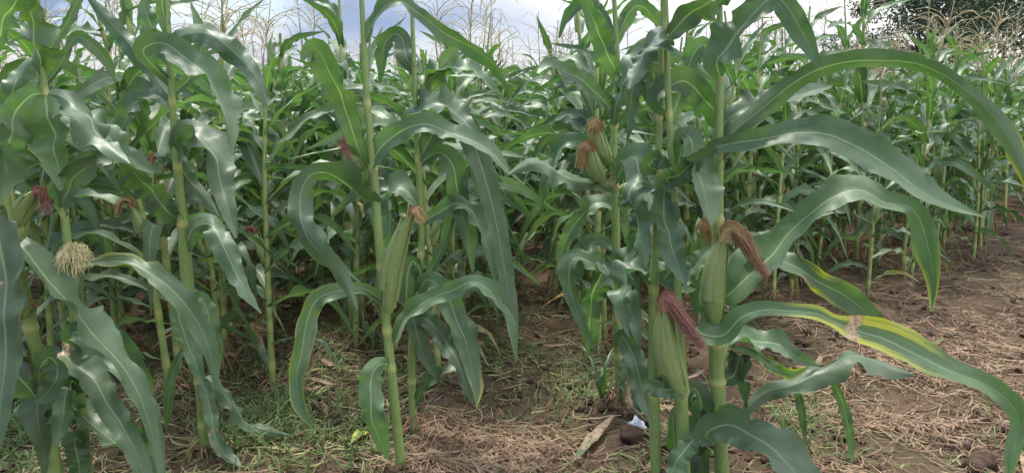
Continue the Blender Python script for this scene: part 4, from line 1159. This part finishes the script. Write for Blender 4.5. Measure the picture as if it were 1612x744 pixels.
# soil crumbs
def ico():
    p = (1 + 5 ** .5) / 2
    v = unit(np.array([(-1, p, 0), (1, p, 0), (-1, -p, 0), (1, -p, 0), (0, -1, p), (0, 1, p), (0, -1, -p), (0, 1, -p), (p, 0, -1), (p, 0, 1), (-p, 0, -1), (-p, 0, 1)], float))
    f_ = [(0, 11, 5), (0, 5, 1), (0, 1, 7), (0, 7, 10), (0, 10, 11), (1, 5, 9), (5, 11, 4), (11, 10, 2), (10, 7, 6), (7, 1, 8), (3, 9, 4), (3, 4, 2), (3, 2, 6), (3, 6, 8), (3, 8, 9), (4, 9, 5), (2, 4, 11), (6, 2, 10), (8, 6, 7), (9, 8, 1)]
    return v, np.array([(a_, b__, c__, c__) for a_, b__, c__ in f_])
IV, IQ = ico()
r = np.random.default_rng(5)
g = Geo()
cnt = 0
while cnt < 13000:
    y = 1.9 + 7 * r.random() ** 1.6
    x = (r.random() * 2 - 1) * (.72 * y + .2)
    if mnoise.noise((x * 2.1, y * 2.1, 31.0)) < -.12: continue
    s = .004 + .024 * r.random() ** 4
    v = IV * (1 + r.uniform(-.28, .28, (12, 1))) * s * np.array([1, r.uniform(.7, 1.2), r.uniform(.5, .9)])
    an = r.uniform(0, 6.28)
    v = np.stack([v[:, 0] * math.cos(an) - v[:, 1] * math.sin(an), v[:, 0] * math.sin(an) + v[:, 1] * math.cos(an), v[:, 2]], 1)
    g.add(v + [x, y, gh(x, y) + s * .25], IQ, None, (0, 0, r.random()))
    cnt += 1
tag(build('soil_crumbs', g, M['clod'], None, False), 'crumbs and small clods of brown soil strewn over the ground', 'soil', None, 'stuff')

# fallen leaves, scraps, clods that can be pointed at
def flat_leaf(name, label, cat, pts, w, tint, seed, lift=.012):
    rr = random.Random(seed)
    p3 = []
    for (px, py) in pts:
        q = G(px, py); p3.append((q[0], q[1], gh(q[0], q[1]) + lift))
    C = spline(p3, 18); T = tangents(C)
    S = unit(np.cross(T, [0, 0, 1])); N = np.cross(S, T)
    s = np.linspace(0, 1, 18)
    g = Geo()
    tt = np.array([np.interp(s, np.linspace(0, 1, len(tint)), [t_[j] for t_ in tint]) for j in range(3)]).T
    blade(g, C, S, N, w * np.clip(.3 + 2 * s, 0, 1) * np.clip((1 - s) * 2, .05, 1), 6, .22, .12, 8, rr, tt)
    return tag(build(name, g, M['leaf']), label, cat)
flat_leaf('fallen_leaf', 'half dry maize leaf lying on bare soil beside the lone plant', 'leaf', [(965, 680), (945, 694), (922, 718), (896, 746)], .05, [(.6, .9, 0), (.4, .5, 0), (.3, .35, 0)], 3, .03)
flat_leaf('fallen_leaf', 'small yellowed leaf on the soil left of the middle plant foot', 'leaf', [(580, 684), (566, 694), (552, 706)], .05, [(.9, .1, 1), (.9, .15, 1)], 4, .02)

def lump(name, label, cat, px, py, sx, sy, sz, mat, seed, sink=.3):
    rr = random.Random(seed)
    import bmesh
    bm = bmesh.new()
    bmesh.ops.create_icosphere(bm, subdivisions=3, radius=1)
    for v in bm.verts:
        k = 1 + .28 * mnoise.noise(v.co * 1.6 + Vector((seed, 0, 0))) + .12 * mnoise.noise(v.co * 4.3 + Vector((0, seed, 0)))
        v.co = Vector((v.co.x * sx * k, v.co.y * sy * k, v.co.z * sz * k))
    for f_ in bm.faces: f_.smooth = True
    me = bpy.data.meshes.new(name); bm.to_mesh(me); bm.free()
    me.materials.append(mat)
    q = G(px, py)
    o = link(name, me, None, (q[0], q[1], gh(q[0], q[1]) + sz * (1 - sink * 2)))
    o.rotation_euler = (0, 0, rr.uniform(0, 6))
    return tag(o, label, cat)
lump('soil_clod', 'rounded brown soil clod at the foot of the thin right stalk', 'soil clod', 994, 712, .065, .05, .04, M['clod'], 3)
lump('soil_clod', 'dark flat clod on the straw patch at lower right', 'soil clod', 1545, 722, .10, .05, .035, M['clod'], 5)

def scrap(label, px, py, w, hgt, seed):
    rr = random.Random(seed)
    q = G(px, py)
    n, m = 9, 7
    V = []
    for i in range(n):
        for j in range(m):
            a_, b__ = i / (n - 1) - .5, j / (m - 1)
            V.append((a_ * w * (1 - .5 * b__) + rr.uniform(-.004, .004), b__ * w * .6 + .012 * math.sin(a_ * 9 + seed), gh(q[0], q[1]) + hgt * math.sin(b__ * 2.6 + .3) * (1 - abs(a_)) + .012 * mnoise.noise((a_ * 7, b__ * 7, seed)) + .006))
    g = Geo(); g.add(np.array(V) + [q[0], q[1], 0], grid_quads(n, m))
    return tag(build('plastic_scrap', g, M['scrap']), label, 'plastic scrap')
scrap('crumpled bluish white plastic scrap beside the soil clod', 1002, 694, .08, .05, 2)
scrap('small white plastic scrap behind the foot of the big plant', 1152, 700, .05, .03, 7)

# a young grass plant at the lane side
q = G(948, 640)
wd = thing('seedling', 'knee-high grassy seedling growing left of the lone plant foot', 'seedling', (q[0], q[1], gh(q[0], q[1]) - .01))
rr = random.Random(15)
for i in range(7):
    g = Geo()
    generic_leaf(g, rr, np.array([rr.uniform(-.01, .01), rr.uniform(-.01, .01), 0]), i * 2.3, rr.uniform(.16, .34), rr.uniform(.014, .026), R(rr.uniform(5, 18)), R(rr.uniform(60, 130)), .65, 12, 4, (0, 0, rr.random()), rr.uniform(-.4, .4))
    build('leaf', g, M['leaf'], wd)

# ------------------------------------------------------------------ trees beyond the field
def tree(label, x, y, H, cr, seed, nleaf, trunk_h=.3, leaf=.20):
    rr = np.random.default_rng(seed)
    t = thing('tree', label, 'tree', (x, y, 0), 0, 'trees beyond the field')
    g = Geo()
    tops = []
    tube(g, spline([[0, 0, -.1], [.1, 0, H * trunk_h], [rr.uniform(-.3, .3), rr.uniform(-.2, .2), H * .62]], 10), np.linspace(.20, .07, 10) * H / 7, 8)
    for i in range(11):
        az = i * 2.4; z0 = H * rr.uniform(trunk_h * .7, .6)
        e_ = np.array([math.cos(az) * cr * rr.uniform(.5, .95), math.sin(az) * cr * rr.uniform(.5, .95), z0 + H * rr.uniform(.08, .38)])
        s0 = np.array([0, 0, z0])
        tube(g, spline([s0, (s0 + e_) / 2 + [0, 0, .25], e_], 7), np.linspace(.06, .015, 7) * H / 7, 5)
        tops.append(e_)
    tops.append(np.array([0, 0, H * .9]))
    build('trunk', g, M['bark'], t)
    cl = []
    for e_ in tops:
        for _ in range(5):
            cl.append((e_ + rr.normal(0, cr * .22, 3) * [1, 1, .75], cr * rr.uniform(.13, .30)))
    per = nleaf // len(cl)
    V = []; tv = []
    for c_, rad in cl:
        d_ = unit(rr.normal(0, 1, (per, 3))) * (rad * rr.random((per, 1)) ** .45) * [1, 1, .7]
        p = c_ + d_
        p[:, 2] = np.maximum(p[:, 2], .3)
        a_ = unit(rr.normal(0, 1, (per, 3))); b__ = unit(np.cross(a_, rr.normal(0, 1, (per, 3))))
        sz = leaf * rr.uniform(.5, 1.1, (per, 1))
        V.append(np.stack([p, p + a_ * sz * .5 + b__ * sz * .28, p + a_ * sz, p + a_ * sz * .5 - b__ * sz * .28], 1).reshape(-1, 3))
        tone = np.clip(rr.uniform(.1, .8) + rr.normal(0, .12, per), 0, 1)
        k = np.zeros((per * 4, 3)); k[:, 2] = np.repeat(tone, 4); tv.append(k)
    V = np.concatenate(V)
    g = Geo(); g.add(V, np.arange(len(V)).reshape(-1, 4), None, np.concatenate(tv))
    build('crown', g, M['treeleaf'], t, False)
    return t
def at(px, Y): return (px - 806) / F * Y
tree('dense dark tree in the top right corner, tallest of the clump', at(1605, 33), 33, 9.6, 4.6, 1, 13000)
tree('dark bushy tree left of the tallest one, thin twigs against the sky', at(1500, 36), 36, 8.6, 3.6, 2, 9000)
tree('low rounded dark tree at the left end of the clump', at(1432, 38), 38, 7.2, 3.0, 3, 8000, .2)
tree('broad low dark bush between the low tree and the tallest tree', at(1550, 30), 30, 5.2, 3.4, 4, 9000, .1)
tree('small hazy far tree standing alone left of the clump', at(1345, 55), 55, 5.2, 2.6, 6, 4500)
